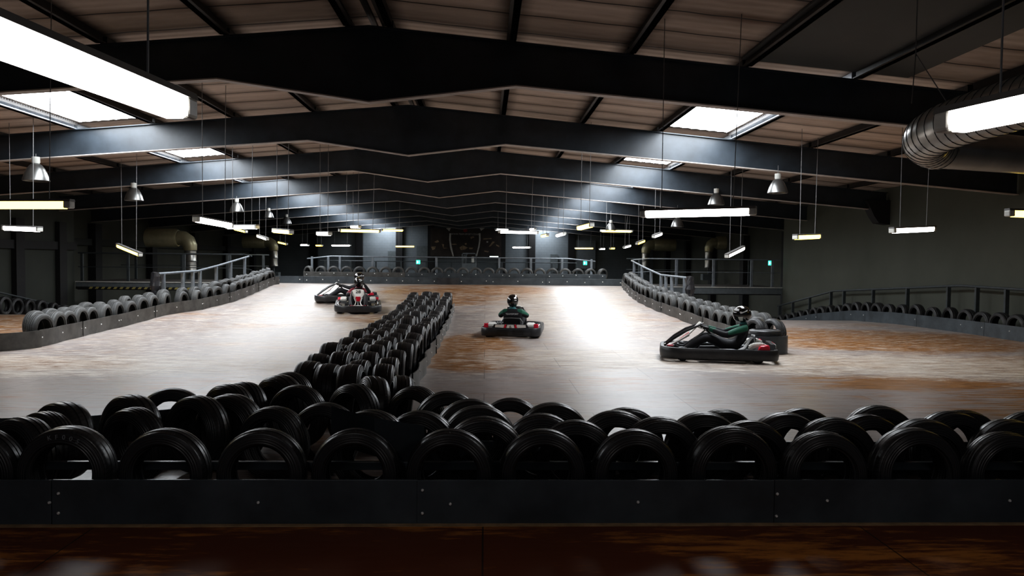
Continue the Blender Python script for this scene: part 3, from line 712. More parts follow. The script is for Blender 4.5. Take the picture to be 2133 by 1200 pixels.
# back railing
zt = at_y(1000, 537, 35.1).z
def bp(px, dy=0): return (at_y(px, 537, 35.1 + dy).x, 35.1 + dy, zt)
railing('back_railing', [bp(640, .5)[:2] + (zt - .12,), bp(690), bp(1180), bp(1240, .5)[:2] + (zt - .12,)], [bp(p) for p in (684, 708, 776, 909, 1040, 1106, 1171)] + [bp(650, .4), bp(1232, .4)], lambda q: .79, 'pale grey railing standing behind the far tyre wall', 'rail', .03)
bm_top = [tuple(at_y(p, 545, 46)) for p in (880, 1300)]
zt2 = bm_top[0][2]
railing('back_railing', [(-9.8, 46, zt2), (5.5, 46, zt2)], [(-9.5 + 1.5 * k, 46, zt2) for k in range(11)], lambda q: .3, 'second thinner railing further back behind the far tyre wall', 'rail_dark', .025, mid=.5)
bm = BM(); box(bm, (-9.8, 45.8, -1.9), (5.5, 46.4, .3)); struct('wall_parapet', bm, 'wall_dark')

# ------------------------------------------------------------------ karts and drivers
def ring_path(hx, yb, yf, rc, rf, n=6):
    pts = []
    for (cx, cy, r, a0) in ((hx - rc, yb + rc, rc, -90), (hx - rf, yf - rf, rf, 0), (-hx + rf, yf - rf, rf, 90), (-hx + rc, yb + rc, rc, 180)):
        for k in range(n + 1):
            a = R(a0 + 90 * k / n); pts.append((cx + r * math.cos(a), cy + r * math.sin(a)))
    return pts
def ring_band(bm, pts, z0, z1, t, lip=.012):
    prof = [(0, z0), (lip, z0 - .0), (0 + 0, z0), ]
    n = len(pts); rows = []
    for i in range(n):
        a, b = Vector(pts[i - 1]), Vector(pts[(i + 1) % n]); d = (b - a).normalized(); nr = Vector((d.y, -d.x))
        p = Vector(pts[i]); sec = [(-t, z0 + .02), (-.01, z0), (0, z0 + .02), (.008, (z0 + z1) / 2), (0, z1 - .02), (-.012, z1), (-t + .01, z1), (-t, z1 - .02)]
        rows.append([bm.verts.new((p.x + nr.x * o, p.y + nr.y * o, z)) for o, z in sec])
    m = len(rows[0])
    for i in range(n):
        A, B = rows[i], rows[(i + 1) % n]
        for k in range(m): bm.faces.new((A[k], A[(k + 1) % m], B[(k + 1) % m], B[k]))
    bmesh.ops.recalc_face_normals(bm, faces=bm.faces[:])
def kart(loc, rz, lab, num_front=None, num_rear=None, pitch=0):
    k = empty('racing_kart', loc, (pitch, 0, rz)); tag(k, lab, 'kart', 'racing karts on the track')
    bm = BM(); ring_band(bm, ring_path(.66, -.97, 1.0, .2, .38), .055, .235, .075); obj('bumper', bm, 'kart_black', k, True)
    bm = BM(); prism(bm, [(-.34, -.55), (.34, -.55), (.34, .45), (.24, .85), (-.24, .85), (-.34, .45)], 'Z', .045, .06); obj('floor_tray', bm, 'kart_frame', k)
    for s in (-1, 1):
        bm = BM(); tube(bm, [(s * .56, -.55, .2), (s * .57, -.2, .215), (s * .57, .25, .21), (s * .5, .6, .19), (s * .3, .86, .2)], .02, 8); obj('side_bar', bm, 'kart_frame', k, True)
        bm = BM(); prism(bm, [(-.45, .07), (.35, .07), (.28, .17), (-.4, .19)], 'X', s * .38 if s > 0 else -.58, .58 if s > 0 else -.38); obj('side_pod', bm, 'kart_black', k)
        # engine pod cover: white with red flash
        bm = BM(); prism(bm, [(-.80, .21), (-.50, .21), (-.47, .27), (-.54, .33), (-.70, .345), (-.82, .29)], 'X', s * .34 if s > 0 else -.52, .52 if s > 0 else -.34); bmesh.ops.bevel(bm, geom=bm.edges[:], offset=.02, segments=2, affect='EDGES')
        e = obj('engine_cover', bm, 'kart_white', k, True)
        bm = BM(); prism(bm, [(-.82, .22), (-.60, .22), (-.66, .30), (-.80, .32)], 'X', s * .50 if s > 0 else -.60, .60 if s > 0 else -.50); bmesh.ops.bevel(bm, geom=bm.edges[:], offset=.012, segments=1, affect='EDGES'); obj('flash', bm, 'kart_red', e, True)
        bm = BM(); box(bm, (s * .39 - .1, -.72, .08), (s * .39 + .1, -.44, .22), .01); obj('engine', bm, 'kart_frame', k)
        for (y, r, w) in ((.62, .125, .12), (-.62, .135, .18)):
            wh = empty('wheel', (s * .50, y, r), (0, 0, R(6) if y > 0 else 0)); wh.parent = k
            bm = BM(); lathe(bm, [(r * .45, -w / 2), (r * .8, -w / 2), (r * .97, -w / 2 + .02), (r, 0), (r * .97, w / 2 - .02), (r * .8, w / 2), (r * .45, w / 2)], 20, 'X'); obj('tyre', bm, 'kart_black', wh, True)
            bm = BM(); lathe(bm, [(0, -w / 2 + .03), (r * .46, -w / 2 + .005), (r * .46, w / 2 - .005), (0, w / 2 - .03)], 14, 'X'); obj('hub', bm, 'kart_frame', wh, True)
    # rear panel with white cheeks, red flashes and slots
    bm = BM(); prism(bm, [(-.42, .21), (.42, .21), (.36, .31), (-.36, .31)], 'Y', -.93, -.86); obj('rear_panel', bm, 'kart_black', k)
    for s in (-1, 1):
        bm = BM(); prism(bm, [(s * .12, .235), (s * .34, .245), (s * .33, .30), (s * .14, .305)], 'Y', -.945, -.925); obj('rear_cheek', bm, 'kart_white', k)
        bm = BM(); prism(bm, [(s * .10, .20), (s * .26, .205), (s * .15, .235), (s * .12, .31), (s * .09, .31)], 'Y', -.95, -.925); obj('rear_flash', bm, 'kart_red', k)
    for z in (.10, .145, .185):
        bm = BM()
        for s in (-1, 1): box(bm, (s * .17 - .12, -.985, z - .006), (s * .17 + .12, -.972, z + .006))
        obj('slot', bm, 'ink', k)
    bm = BM(); prism(bm, [(-.095, .215), (.095, .215), (.07, .30), (-.07, .30)], 'Y', -.955, -.925); pl = obj('rear_number_plate', bm, 'kart_white', k)
    if num_rear:
        bm = text_bm(num_rear, .095)
        for v in bm.verts: c = v.co.copy(); v.co = Vector((c.x, -.958 - c.z, .257 + c.y))
        obj('number', bm, 'ink', pl)
    # seat
    bm = BM(); prism(bm, [(-.52, .08), (-.12, .07), (-.08, .14), (-.30, .12), (-.46, .20), (-.58, .40), (-.64, .40), (-.58, .15)], 'X', -.19, .19); bmesh.ops.bevel(bm, geom=bm.edges[:], offset=.015, segments=2, affect='EDGES'); obj('seat', bm, 'kart_black', k, True)
    bm = BM()
    for s in (-1, 1): tube(bm, [(s * .21, -.62, .18), (s * .235, -.60, .34), (s * .18, -.60, .415)], .014, 8)
    tube(bm, [(-.18, -.60, .415), (0, -.63, .425), (.18, -.60, .415)], .014, 8); obj('roll_hoop', bm, 'kart_frame', k, True)
    # steering
    sw = empty('steering_wheel', (0, .20, .52), (R(48), 0, 0)); sw.parent = k
    bm = BM(); tube(bm, [(.15 * math.cos(2 * PI * i / 20), .13 * math.sin(2 * PI * i / 20), 0) for i in range(20)], .016, 8, closed=True)
    for a in (90, 210, 330): tube(bm, [(0, 0, -.03), (.14 * math.cos(R(a)), .12 * math.sin(R(a)), 0)], .012, 6)
    obj('wheel_rim', bm, 'kart_black', sw, True)
    bm = BM(); tube(bm, [(0, .22, .50), (0, .60, .16)], .014); obj('steering_column', bm, 'kart_frame', k, True)
    # front fairing: number panel and its two struts reaching the nose
    pf = lambda x, t: (x, .30 + .20 * t, .635 - .222 * t)
    outl = [(.10, 0), (.145, .06), (.17, .18), (.175, .40), (.165, .62), (.13, .84), (.09, 1.0)]
    bm = BM(); v = [bm.verts.new(pf(x, t)) for x, t in outl] + [bm.verts.new(pf(-x, t)) for x, t in outl[::-1]]; bm.faces.new(v)
    v = [bm.verts.new(c) for c in ((.09, .50, .413), (.05, .63, .33), (-.05, .63, .33), (-.09, .50, .413))]; bm.faces.new(v)
    bmesh.ops.recalc_face_normals(bm, faces=bm.faces[:]); bmesh.ops.solidify(bm, geom=bm.faces[:], thickness=.018); fp = obj('front_number_panel', bm, 'kart_white', k)
    bm = BM(); v = [bm.verts.new(c) for c in ((-.07, .50, .455), (.07, .50, .455), (.045, .66, .34), (-.045, .66, .34))]; bm.faces.new(v); bmesh.ops.solidify(bm, geom=bm.faces[:], thickness=.03); obj('red_flash', bm, 'kart_red', fp)
    bm = BM()
    for s in (-1, 1): tube(bm, [(s * .11, .5, .42), (s * .06, .66, .31), (s * .09, .80, .24), (s * .16, .93, .21)], .015, 8)
    obj('fairing_strut', bm, 'kart_white', k, True)
    bm = BM(); [tube(bm, [(q_ * .17, .31, .605), (q_ * .20, .55, .50), (q_ * .20, .75, .37), (q_ * .17, .93, .22)], [.014, .024, .024, .015], 8) for q_ in (-1, 1)]; obj('fairing_bar', bm, 'kart_black', k, True)
    if num_front:
        bm = text_bm(num_front, .15); T = Matrix.Translation((0, .372, .572)) @ Matrix.Rotation(PI, 4, 'Z') @ Matrix.Rotation(R(48), 4, 'X')
        for v in bm.verts: v.co = T @ (v.co + Vector((0, .0, .014)))
        obj('number', bm, 'ink', fp)
    # nose cone
    bm = BM(); prism(bm, [(-.26, .70), (.26, .70), (.20, .93), (-.20, .93)], 'Z', .10, .215); bmesh.ops.bevel(bm, geom=bm.edges[:], offset=.02, segments=2, affect='EDGES'); nz = obj('nose_cone', bm, 'kart_black', k, True)
    for s in (-1, 1):
        bm = BM(); prism(bm, [(s * .10, .90), (s * .22, .86), (s * .22, .76), (s * .13, .78)], 'Z', .215, .235); obj('nose_flash', bm, 'kart_red', nz)
    bm = BM(); prism(bm, [(-.08, .92), (.08, .92), (.06, .80), (-.06, .80)], 'Z', .215, .24); obj('nose_badge', bm, 'kart_white', nz)
    return k

def suit_material(name, accent, collar):
    m = NT(name); P = m.coord(); sep = m.t.nodes.new('ShaderNodeSeparateXYZ'); m.l(P, sep.inputs[0]); x, y, z = sep.outputs
    ax = m.math('ABSOLUTE', x)
    sh = m.math('MULTIPLY', m.math('GREATER_THAN', m.math('ADD', z, m.math('MULTIPLY', ax, .5)), .63), m.math('GREATER_THAN', ax, .115))
    sh = m.math('MULTIPLY', sh, m.math('LESS_THAN', y, -.15))
    cf = m.math('MULTIPLY', m.math('GREATER_THAN', y, .02), m.math('GREATER_THAN', z, .47))
    cf = m.math('MULTIPLY', cf, m.math('LESS_THAN', ax, .25))
    n = m.noise(12., P, 3)
    col = m.mix(n, (.008, .008, .010), (.020, .020, .026))
    col = m.mix(m.math('MAXIMUM', sh, m.math('MULTIPLY', cf, .8)), col, accent)
    nk = m.math('MULTIPLY', m.math('GREATER_THAN', z, .625), m.math('LESS_THAN', ax, .11))
    col = m.mix(nk, col, collar)
    m.l(col, m.b.inputs['Base Color']); m.b.inputs['Roughness'].default_value = .75; m.bump(n, .35, .02)
    return m.m
SUIT_G = suit_material('suit_green', (.012, .105, .065), (.04, .16, .17)); SUIT_R = suit_material('suit_red', (.20, .012, .025), (.10, .02, .03)); SUIT_K = suit_material('suit_black', (.02, .02, .022), (.02, .02, .02))
def skin_body(name, joints, edges, parent, mat, root=0, sub=2):
    me = bpy.data.meshes.new(name); me.from_pydata([j[0] for j in joints], edges, []); o = bpy.data.objects.new(name, me); C.objects.link(o)
    o.modifiers.new('skin', 'SKIN'); me_s = me.skin_vertices[0].data if me.skin_vertices else None
    if me_s is None:
        bm = bmesh.new(); bm.from_mesh(me); bm.verts.layers.skin.verify(); bm.to_mesh(me); bm.free(); me_s = me.skin_vertices[0].data
    for i, j in enumerate(joints): me_s[i].radius = j[1] if isinstance(j[1], tuple) else (j[1], j[1]); me_s[i].use_root = (i == root)
    o.modifiers['skin'].use_smooth_shade = True; s = o.modifiers.new('sub', 'SUBSURF'); s.levels = sub; s.render_levels = sub
    me.materials.append(mat); dg = bpy.context.evaluated_depsgraph_get(); nm = bpy.data.meshes.new_from_object(o.evaluated_get(dg)); bpy.data.objects.remove(o)
    o2 = bpy.data.objects.new(name, nm); C.objects.link(o2); o2.parent = parent
    if not nm.materials: nm.materials.append(mat)
    return o2
def driver(loc, rz, lab, suit, pitch=0, raised=False, white=True, look=0, back_text=None):
    d = empty('person', loc, (pitch, 0, rz)); tag(d, lab, 'person', 'kart drivers')
    HR = (.15, .22, .56); HL = (-.15, .22, .56)
    ER = (.31, -.12, .44); EL = (-.31, -.12, .44)
    if raised: EL = (-.34, -.06, .50); HL = (-.15, -.10, .80); EL = (-.33, -.10, .52)
    J = [((0, -.34, .20), (.16, .13)), ((0, -.42, .36), (.15, .11)), ((0, -.45, .50), (.17, .12)), ((0, -.44, .595), (.09, .08)), ((0, -.42, .68), (.06, .06)),
         ((.18, -.43, .56), .076), (ER, .064), (tuple(ER[i] + (HR[i] - ER[i]) * .85 for i in range(3)), .042), ((-.18, -.43, .56), .076), (EL, .064), (tuple(EL[i] + (HL[i] - EL[i]) * .85 for i in range(3)), .042),
         ((.10, -.22, .20), .11), ((.20, .20, .40), .082), ((.21, .58, .16), .054), ((.21, .72, .20), .035), ((-.10, -.22, .20), .11), ((-.20, .20, .40), .082), ((-.21, .58, .16), .054), ((-.21, .72, .20), .035)]
    E = [(0, 1), (1, 2), (2, 3), (3, 4), (2, 5), (5, 6), (6, 7), (2, 8), (8, 9), (9, 10), (0, 11), (11, 12), (12, 13), (13, 14), (0, 15), (15, 16), (16, 17), (17, 18)]
    body = skin_body('body', J, E, d, suit)
    # gloves: palm and five curled fingers closing round the wheel rim
    for s, Hn, En in ((1, HR, ER), (-1, HL, EL)):
        Hn, En = Vector(Hn), Vector(En); fw = (Hn - En).normalized(); side = Vector((s, 0, 0)); side = (side - fw * side.dot(fw)).normalized(); upv = fw.cross(side) * s
        if upv.z < 0: upv = -upv
        js = [(tuple(En + (Hn - En) * .80), .034), (tuple(Hn - fw * .02), (.042, .026)), (tuple(Hn + fw * .025), (.042, .024))]; es = [(0, 1), (1, 2)]
        for q in range(4):
            b = Hn + fw * .04 + side * (.030 - .020 * q); L = (.030, .034, .032, .024)[q]
            c = b + fw * L + upv * .006; e = c + fw * L * .35 - upv * L * .8; g = e - fw * L * .7 - upv * L * .3
            i = len(js); js += [(tuple(b), .0095), (tuple(c), .009), (tuple(e), .0085), (tuple(g), .008)]; es += [(2, i), (i, i + 1), (i + 1, i + 2), (i + 2, i + 3)]
        b = Hn - side * .040 - fw * .005; c = b - side * .012 + fw * .03 - upv * .01; e = c + fw * .022 - upv * .02; i = len(js)
        js += [(tuple(b), .011), (tuple(c), .010), (tuple(e), .009)]; es += [(1, i), (i, i + 1), (i + 1, i + 2)]
        skin_body('glove', js, es, d, MAT['glove'], 0, 1)
    for s in (-1, 1):
        bm = BM(); lathe(bm, [(0, -.13), (.035, -.12), (.045, -.05), (.042, .05), (.05, .09), (0, .10)], 12, 'Y', mtx=Matrix.Translation((s * .21, .69, .17)) @ Matrix.Rotation(R(35), 4, 'X') @ Matrix.Diagonal((1, 1, 1.1, 1))); obj('boot', bm, 'black_cloth', d, True)
    # helmet
    h = empty('helmet', (0, -.41, .80), (R(-4), 0, look)); h.parent = d
    bm = BM(); bmesh.ops.create_uvsphere(bm, u_segments=28, v_segments=18, radius=1)
    for v in bm.verts:
        x, y, z = v.co; f = 1.0
        if z < -.2 and y > 0: f = 1.0 + .16 * min(1, (-z - .2) * 2) * y
        zz = max(z, -.86)
        v.co = Vector((x * .128, y * .158 * f, zz * .148))
    obj('shell', bm, 'helmet_black', h, True)
    bm = BM(); n_ = 16
    rows = []
    for j in range(6):
        zz = -.25 + .5 * j / 5; rr = math.sqrt(1 - zz * zz); row = []
        for i in range(n_ + 1):
            a = R(20 + 140 * i / n_); row.append(bm.verts.new((math.cos(a) * rr * .132, math.sin(a) * rr * .166, zz * .148)))
        rows.append(row)
    for A_, B_ in zip(rows, rows[1:]):
        for i in range(n_): bm.faces.new((A_[i], A_[i + 1], B_[i + 1], B_[i]))
    bmesh.ops.recalc_face_normals(bm, faces=bm.faces[:]); obj('visor', bm, 'visor', h, True)
    # painted patches riding just above the shell
    def patch(a0, a1, z0f, z1f, mat, nm='stripe'):
        bm = BM(); rows = []
        for j in range(5):
            t = j / 4; row = []
            for i in range(9):
                u = i / 8; a = R(a0 + (a1 - a0) * u); zz = (z0f(u) + (z1f(u) - z0f(u)) * t); rr = math.sqrt(max(0, 1 - zz * zz))
                row.append(bm.verts.new((math.cos(a) * rr * .1305, math.sin(a) * rr * .161, zz * .151)))
            rows.append(row)
        for A_, B_ in zip(rows, rows[1:]):
            for i in range(8): bm.faces.new((A_[i], A_[i + 1], B_[i + 1], B_[i]))
        bmesh.ops.recalc_face_normals(bm, faces=bm.faces[:]); obj(nm, bm, mat, h, True)
    if white:
        patch(100, 155, lambda u: .5 - .1 * u, lambda u: .78 - .14 * u, 'helmet_white')
        patch(165, 215, lambda u: .08 + .3 * u, lambda u: .20 + .3 * u, 'helmet_white'); patch(-50, 15, lambda u: .35 - .2 * u, lambda u: .5 - .2 * u, 'helmet_white')
        patch(148, 178, lambda u: -.75, lambda u: -.28, 'helmet_white')
    else:
        patch(-70, -40, lambda u: .30, lambda u: .52, 'helmet_white'); patch(-68, -42, lambda u: .02, lambda u: .12, 'helmet_white'); patch(205, 228, lambda u: .45 - .3 * u, lambda u: .55 - .3 * u, 'helmet_white')
    if back_text:
        bm = text_bm(back_text, .052, .002)
        for v in bm.verts: c = v.co.copy(); v.co = Vector((c.x, -.575 - c.z, .51 + c.y))
        obj('back_lettering', bm, 'paint_white', body)
    return d
def put(px, y, rz, lab, dlab, suit, **kw):
    x = at_y(px, 650, y).x; zc = ramp(y); dy = .5; sl = math.atan((ramp(y + dy) - ramp(y - dy)) / (2 * dy))
    pit = sl * math.cos(rz)
    kk = kart((x, y, zc), rz, lab, kw.pop('front', None), kw.pop('rear', None), pit)
    driver((x, y, zc), rz, dlab, suit, pit, **kw)
put(1071, 17.65, R(-7), 'kart with rear plate number 6 driving away from the camera in mid-track', 'driver in black and green suit and dark helmet, seen from behind', SUIT_G, rear='6', white=False, back_text='TEAMSPORT')
put(1496, 13.45, R(77), 'kart cornering beside the flat tyres at the right barrier end, seen side-on', 'driver in black suit with green shoulders cornering side-on at the right barrier end', SUIT_G, white=True)
put(746, 22.6, R(189), 'kart numbered 28 on its white front plate, coming toward the camera', 'driver in black suit with red shoulders, hand raised to helmet', SUIT_R, front='28', raised=True, white=True)
put(722, 25.0, R(104), 'black kart seen side-on just behind the kart numbered 28', 'driver in all-black suit and white-fronted helmet behind the red-shouldered driver', SUIT_K, white=True)

# ------------------------------------------------------------------ fluorescent fittings
def light_fitting(p, yaw, color, lab, group, hang=(True, True), rot=None, drop=None, L=1.57, tilt=0.):
    root = empty('light_fitting', p, (0, 0, yaw)); tag(root, lab, 'light', group)
    h = L / 2; sec = [(-.05, .055), (.05, .055), (.062, .024), (-.062, .024)]
    ti = Matrix.Rotation(tilt, 4, 'Y')
    def fin(bm, *a, **k):
        for v in bm.verts: v.co = ti @ v.co
        return obj(a[0], bm, a[1], root, **k)
    bm = BM(); prism(bm, sec, 'X', -h, h); fin(bm, 'housing', 'housing')
    bm = BM(); sec = [(.058, .024), (.060, -.03), (.037, -.068), (-.037, -.068), (-.060, -.03), (-.058, .024)]; prism(bm, sec, 'X', -h + .09, h - .09)
    fin(bm, 'diffuser', 'tube_yellow' if color == 'y' else 'tube_white', smooth=False)
    for s in (-1, 1):
        bm = BM(); box(bm, (s * (h - .045) - .045, -.06, -.062), (s * (h - .045) + .045, .06, .03), .015); fin(bm, 'end_cap', 'endcap')
    for s, on in zip((-1, 1), hang):
        if not on: continue
        q = Vector((s * h * .62, 0, .05)); q = ti @ q; wq = Matrix.Rotation(yaw, 4, 'Z') @ q; xw = p[0] + wq.x; top = zroof(xw) - p[2]
        top = max(top, .2)
        sway = (.0 if s < 0 else .03); bm = BM(); rr = .0045 + .00012 * p[1]
        tube(bm, [q, q + Vector((sway, 0, (top - q.z) * .5)), Vector((q.x + sway * 2, 0, top))], rr, 5); obj('chain', bm, 'chain', root)
    return root
LF = [ # cx, cy, len px, dy (right minus left end), colour, depth y, label
 (1455, 441, 240, -6, 'w', 10.35, 'long white fluorescent fitting at upper right of the right-hand kart'),
 (25, 424, 252, 0, 'y', 10.0, 'large yellow-lit fitting cut by the left frame edge, below the bell lamp'),
 (46, 475, 76, 3, 'w', 17.2, 'white fitting hanging just below the large yellow one at left'),
 (269, 520, 46, 20, 'y', 23.0, 'tilted yellow fitting in front of the left bridge'),
 (444, 462, 66, 14, 'w', 15.0, 'bright white fitting slanting beside another above the left railing'),
 (505, 472, 64, 0, 'w', 21.0, 'level white fitting touching the slanting one above the left railing'),
 (501, 479, 24, 6, 'y', 34.0, 'small yellow fitting just beneath the level white one above the left railing'),
 (547, 494, 20, 7, 'w', 33.0, 'small slanted white fitting above the far end of the left railing'),
 (589, 481, 38, 3, 'y', 20.0, 'yellow fitting with two chains, left of the pair of bell lamps'),
 (589, 506, 18, 4, 'y', 44.0, 'small yellow fitting directly under the two-chained yellow one'),
 (635, 510, 16, 0, 'w', 50.0, 'small white fitting between two small yellow ones at far left'),
 (665, 511, 13, 0, 'y', 54.0, 'tiny yellow fitting left of the long far white one'),
 (675, 486, 26, 0, 'w', 23.0, 'short white fitting with two chains above the back railing corner'),
 (710, 511, 42, 0, 'w', 60.0, 'long thin white fitting far above the left end of the back railing'),
 (749, 480, 88, 2, 'y', 28.3, 'long bright yellow fitting nearly above the kart numbered 28'),
 (817, 479, 46, 1, 'y', 40.0, 'yellow fitting continuing right of the long yellow one'),
 (741, 472, 17, 0, 'w', 30.0, 'small white fitting peeking above the long yellow one'),
 (844, 513, 42, 0, 'y', 59.0, 'thin yellow fitting far back left of the poster'),
 (1080, 483, 84, 2, 'w', 29.5, 'long white fitting right of the poster'),
 (1045, 478, 26, 1, 'w', 44.0, 'white fitting partly behind the long one right of the poster'),
 (1110, 477, 10, -1, 'w', 38.0, 'tiny end-on fitting behind the long one right of the poster'),
 (1086, 515, 40, 0, 'w', 60.0, 'thin white fitting far back, lower right of the poster'),
 (1135, 490, 11, -3, 'y', 33.0, 'small end-on yellow fitting beside a slanted white one'),
 (1168, 488, 17, -5, 'w', 30.0, 'small slanted white fitting right of a tiny yellow one'),
 (1219, 471, 27, -7, 'y', 19.0, 'slanted yellow fitting on two long chains above the far wall'),
 (1284, 481, 68, 1, 'y', 36.0, 'long yellow fitting in front of a bell lamp right of the slanted yellow one'),
 (1217, 517, 41, 0, 'y', 60.0, 'thin yellow fitting far back above the right green sign'),
 (1254, 518, 10, 0, 'w', 54.0, 'tiny white fitting right of the thin far yellow one'),
 (1275, 517, 9, 0, 'y', 48.0, 'tiny yellow fitting right of the tiny white one'),
 (1306, 513, 13, -4, 'w', 40.0, 'small slanted white fitting above the right railing top'),
 (1334, 504, 14, -6, 'y', 33.0, 'small slanted yellow fitting above the right railing'),
 (1369, 489, 16, -6, 'w', 28.0, 'small slanted white fitting above the right bridge railing'),
 (1531, 524, 32, -18, 'w', 22.0, 'steeply slanted white fitting before the right bridge duct'),
 (1681, 492, 52, -2, 'y', 17.0, 'yellow fitting in front of the green-grey wall, left of the white one'),
 (1901, 477, 88, -4, 'w', 15.0, 'white fitting hanging before the green-grey wall'),
 (2200, 445, 205, 6, 'y', 11.0, 'yellow fitting cut by the right frame edge'),
]
def pj(v):
    q = M3.transposed() @ (v - Vector((0, 0, CAMZ))); return W / 2 + F * q.x / -q.z, H / 2 - F * q.y / -q.z
for (cx, cy, ln, dy, col, Y, lab) in LF:
    P0 = at_y(cx, cy, Y); best = None
    for it in range(3):
        best = None
        for q in range(-85, 86):
            yaw = R(q); e = Vector((math.cos(yaw), math.sin(yaw), 0)) * .785; a, b = pj(P0 - e), pj(P0 + e)
            cost = abs(math.hypot(b[0] - a[0], b[1] - a[1]) - math.hypot(ln, dy)) + .6 * abs((b[1] - a[1]) - dy) + .002 * abs(q)
            if best is None or cost < best[0]: best = (cost, yaw, a, b)
        P0 = P0 + Vector(((cx - (best[2][0] + best[3][0]) / 2) * Y / F, 0, 0))
    got = best[3][1] - best[2][1]; tl = max(-.3, min(.3, math.atan2((dy - got) / F * Y, 1.57)))
    light_fitting(P0, best[1], col, lab, 'hanging fluorescent fittings', tilt=tl)
# two near fittings running away from the camera
def near_fit(p0, p1, lab, hang):
    p0, p1 = Vector(p0), Vector(p1); c = (p0 + p1) / 2; d = p1 - p0
    light_fitting(c, math.atan2(d.y, d.x), 'w', lab, 'hanging fluorescent fittings', hang, L=1.57)
near_fit((-1.50, 1.90, 2.36), (-1.32, 3.42, 2.36), 'nearest big glaring white fitting at the upper left', (False, True))
near_fit((2.12, 3.52, 2.37), (2.50, 2.0, 2.37), 'glaring white fitting at the right frame edge in front of the spiral duct', (True, False))

# ------------------------------------------------------------------ bell lamps
for i, (cx, cy, w, lab) in enumerate([(75, 358, 50, 'bell lamp above the large yellow fitting at the left edge'), (279, 404, 37, 'bell lamp above the tilted yellow fitting'), (493, 431, 28, 'bell lamp above the level white fitting at left'),
        (560, 446, 20, 'left one of two small bell lamps left of the long yellow fitting'), (597, 459, 20, 'right one of two small bell lamps left of the long yellow fitting'), (1620, 387, 42, 'bell lamp nearest the green-grey wall'),
        (1492, 414, 35, 'bell lamp above the long white fitting at right'), (1411, 463, 27, 'bell lamp just below the long white fitting at right'), (1272, 472, 22, 'bell lamp behind the long yellow fitting at right')]):
    Y = (17.8, 23.8, 29.8, 35.8, 41.8, 17.8, 23.8, 29.8, 35.8)[i]; p = at_y(cx, cy, Y); s = w * Y / F / .45
    o = empty('bell_lamp', (p.x, p.y, p.z)); o.scale = (s, s, s); tag(o, 'dull silver ' + lab, 'lamp', 'bell lamps under the beams')
    bm = BM(); lathe(bm, [(.215, -.17), (.225, -.16), (.215, -.12), (.19, -.04), (.15, .05), (.10, .12), (.06, .15), (.055, .15), (.09, .11), (.14, .04), (.18, -.05), (.20, -.12), (.205, -.165)], 24, closed=True); obj('shade', bm, 'lamp_shell', o, True)
    bm = BM(); lathe(bm, [(0, .27), (.07, .27), (.07, .17), (.05, .14), (0, .14)], 14); obj('ballast', bm, 'endcap', o, True)
    bm = BM(); bmesh.ops.create_uvsphere(bm, u_segments=10, v_segments=8, radius=.05, matrix=Matrix.Translation((0, 0, -.08))); obj('bulb', bm, 'endcap', o, True)
    bm = BM(); tube(bm, [(0, 0, .26), (0, 0, max(.3, (4.39 - .082 * (abs(p.x - RX) - 2.2) - p.z + .12) / s))], .008, 5); obj('cord', bm, 'chain', o)

# ------------------------------------------------------------------ spiral duct (upper right)
def spiral(name, pts, r, mat, lab, ribs=.11, seg=24):
    root = empty(name, pts[0]); tag(root, lab, 'duct'); q = [Vector(p) - Vector(pts[0]) for p in pts]
    # resample
    out = []
    for a, b in zip(q, q[1:]):
        L = (b - a).length; nn_ = max(1, int(L / (ribs / 4)))
        for i in range(nn_): out.append(a.lerp(b, i / nn_))
    out.append(q[-1]); bm = BM(); tube(bm, out, r, seg, cap=True); obj('duct_pipe', bm, mat, root, True)
    bm = BM()
    for i in range(2, len(out) - 2, 4):
        d = (out[i + 1] - out[i - 1]).normalized(); u = d.cross(Vector((0, 0, 1))).normalized(); w_ = d.cross(u)
        tube(bm, [out[i] + d * .03 * math.sin(a) + (u * math.cos(a) + w_ * math.sin(a)) * (r + .001) for a in [2 * PI * k / 28 for k in range(28)]], .0045, 4, closed=True)
    obj('spiral_seam', bm, 'rail_dark', root, True); return root
a0 = at_y(1935, 272, 8.2); a1 = at_y(2270, 170, 6.4)
dirn = (a1 - a0).normalized(); far = at_y(2300, 312, 9.6)
arc = []
P0_, P1_, P2_ = a0 + dirn * .5, a0 - dirn * .16 + Vector((-.02, .2, -.03)), Vector((a0.x + .55, a0.y + .75, a0.z - .08))
for i in range(9):
    t = i / 8; arc.append(P0_ * (1 - t) ** 2 + P1_ * 2 * t * (1 - t) + P2_ * t * t)
sd = spiral('spiral_duct', [a1 + dirn * 4., a1] + arc, .25, 'galv', 'shiny silver spiral ventilation duct bending round at the upper right')
bm = BM(); e = P2_ - Vector(a1 + dirn * 4.); tube(bm, [e, e + Vector((1.6, .5, 0)), e + Vector((XR - P2_.x - .02, 2.2, 0))], .23, 20); obj('duct_branch', bm, 'galv', sd, True)
bm = BM(); q = a0 - Vector(a1 + dirn * 4.)
for dx in (-.1, .1): tube(bm, [q + Vector((dx * 2, 0, .29)), q + Vector((0, .3, .9)), q + Vector((0, .3, zroof(a0.x) - a0.z - .02))], .006, 5)
obj('hanger_wire', bm, 'chain', sd)

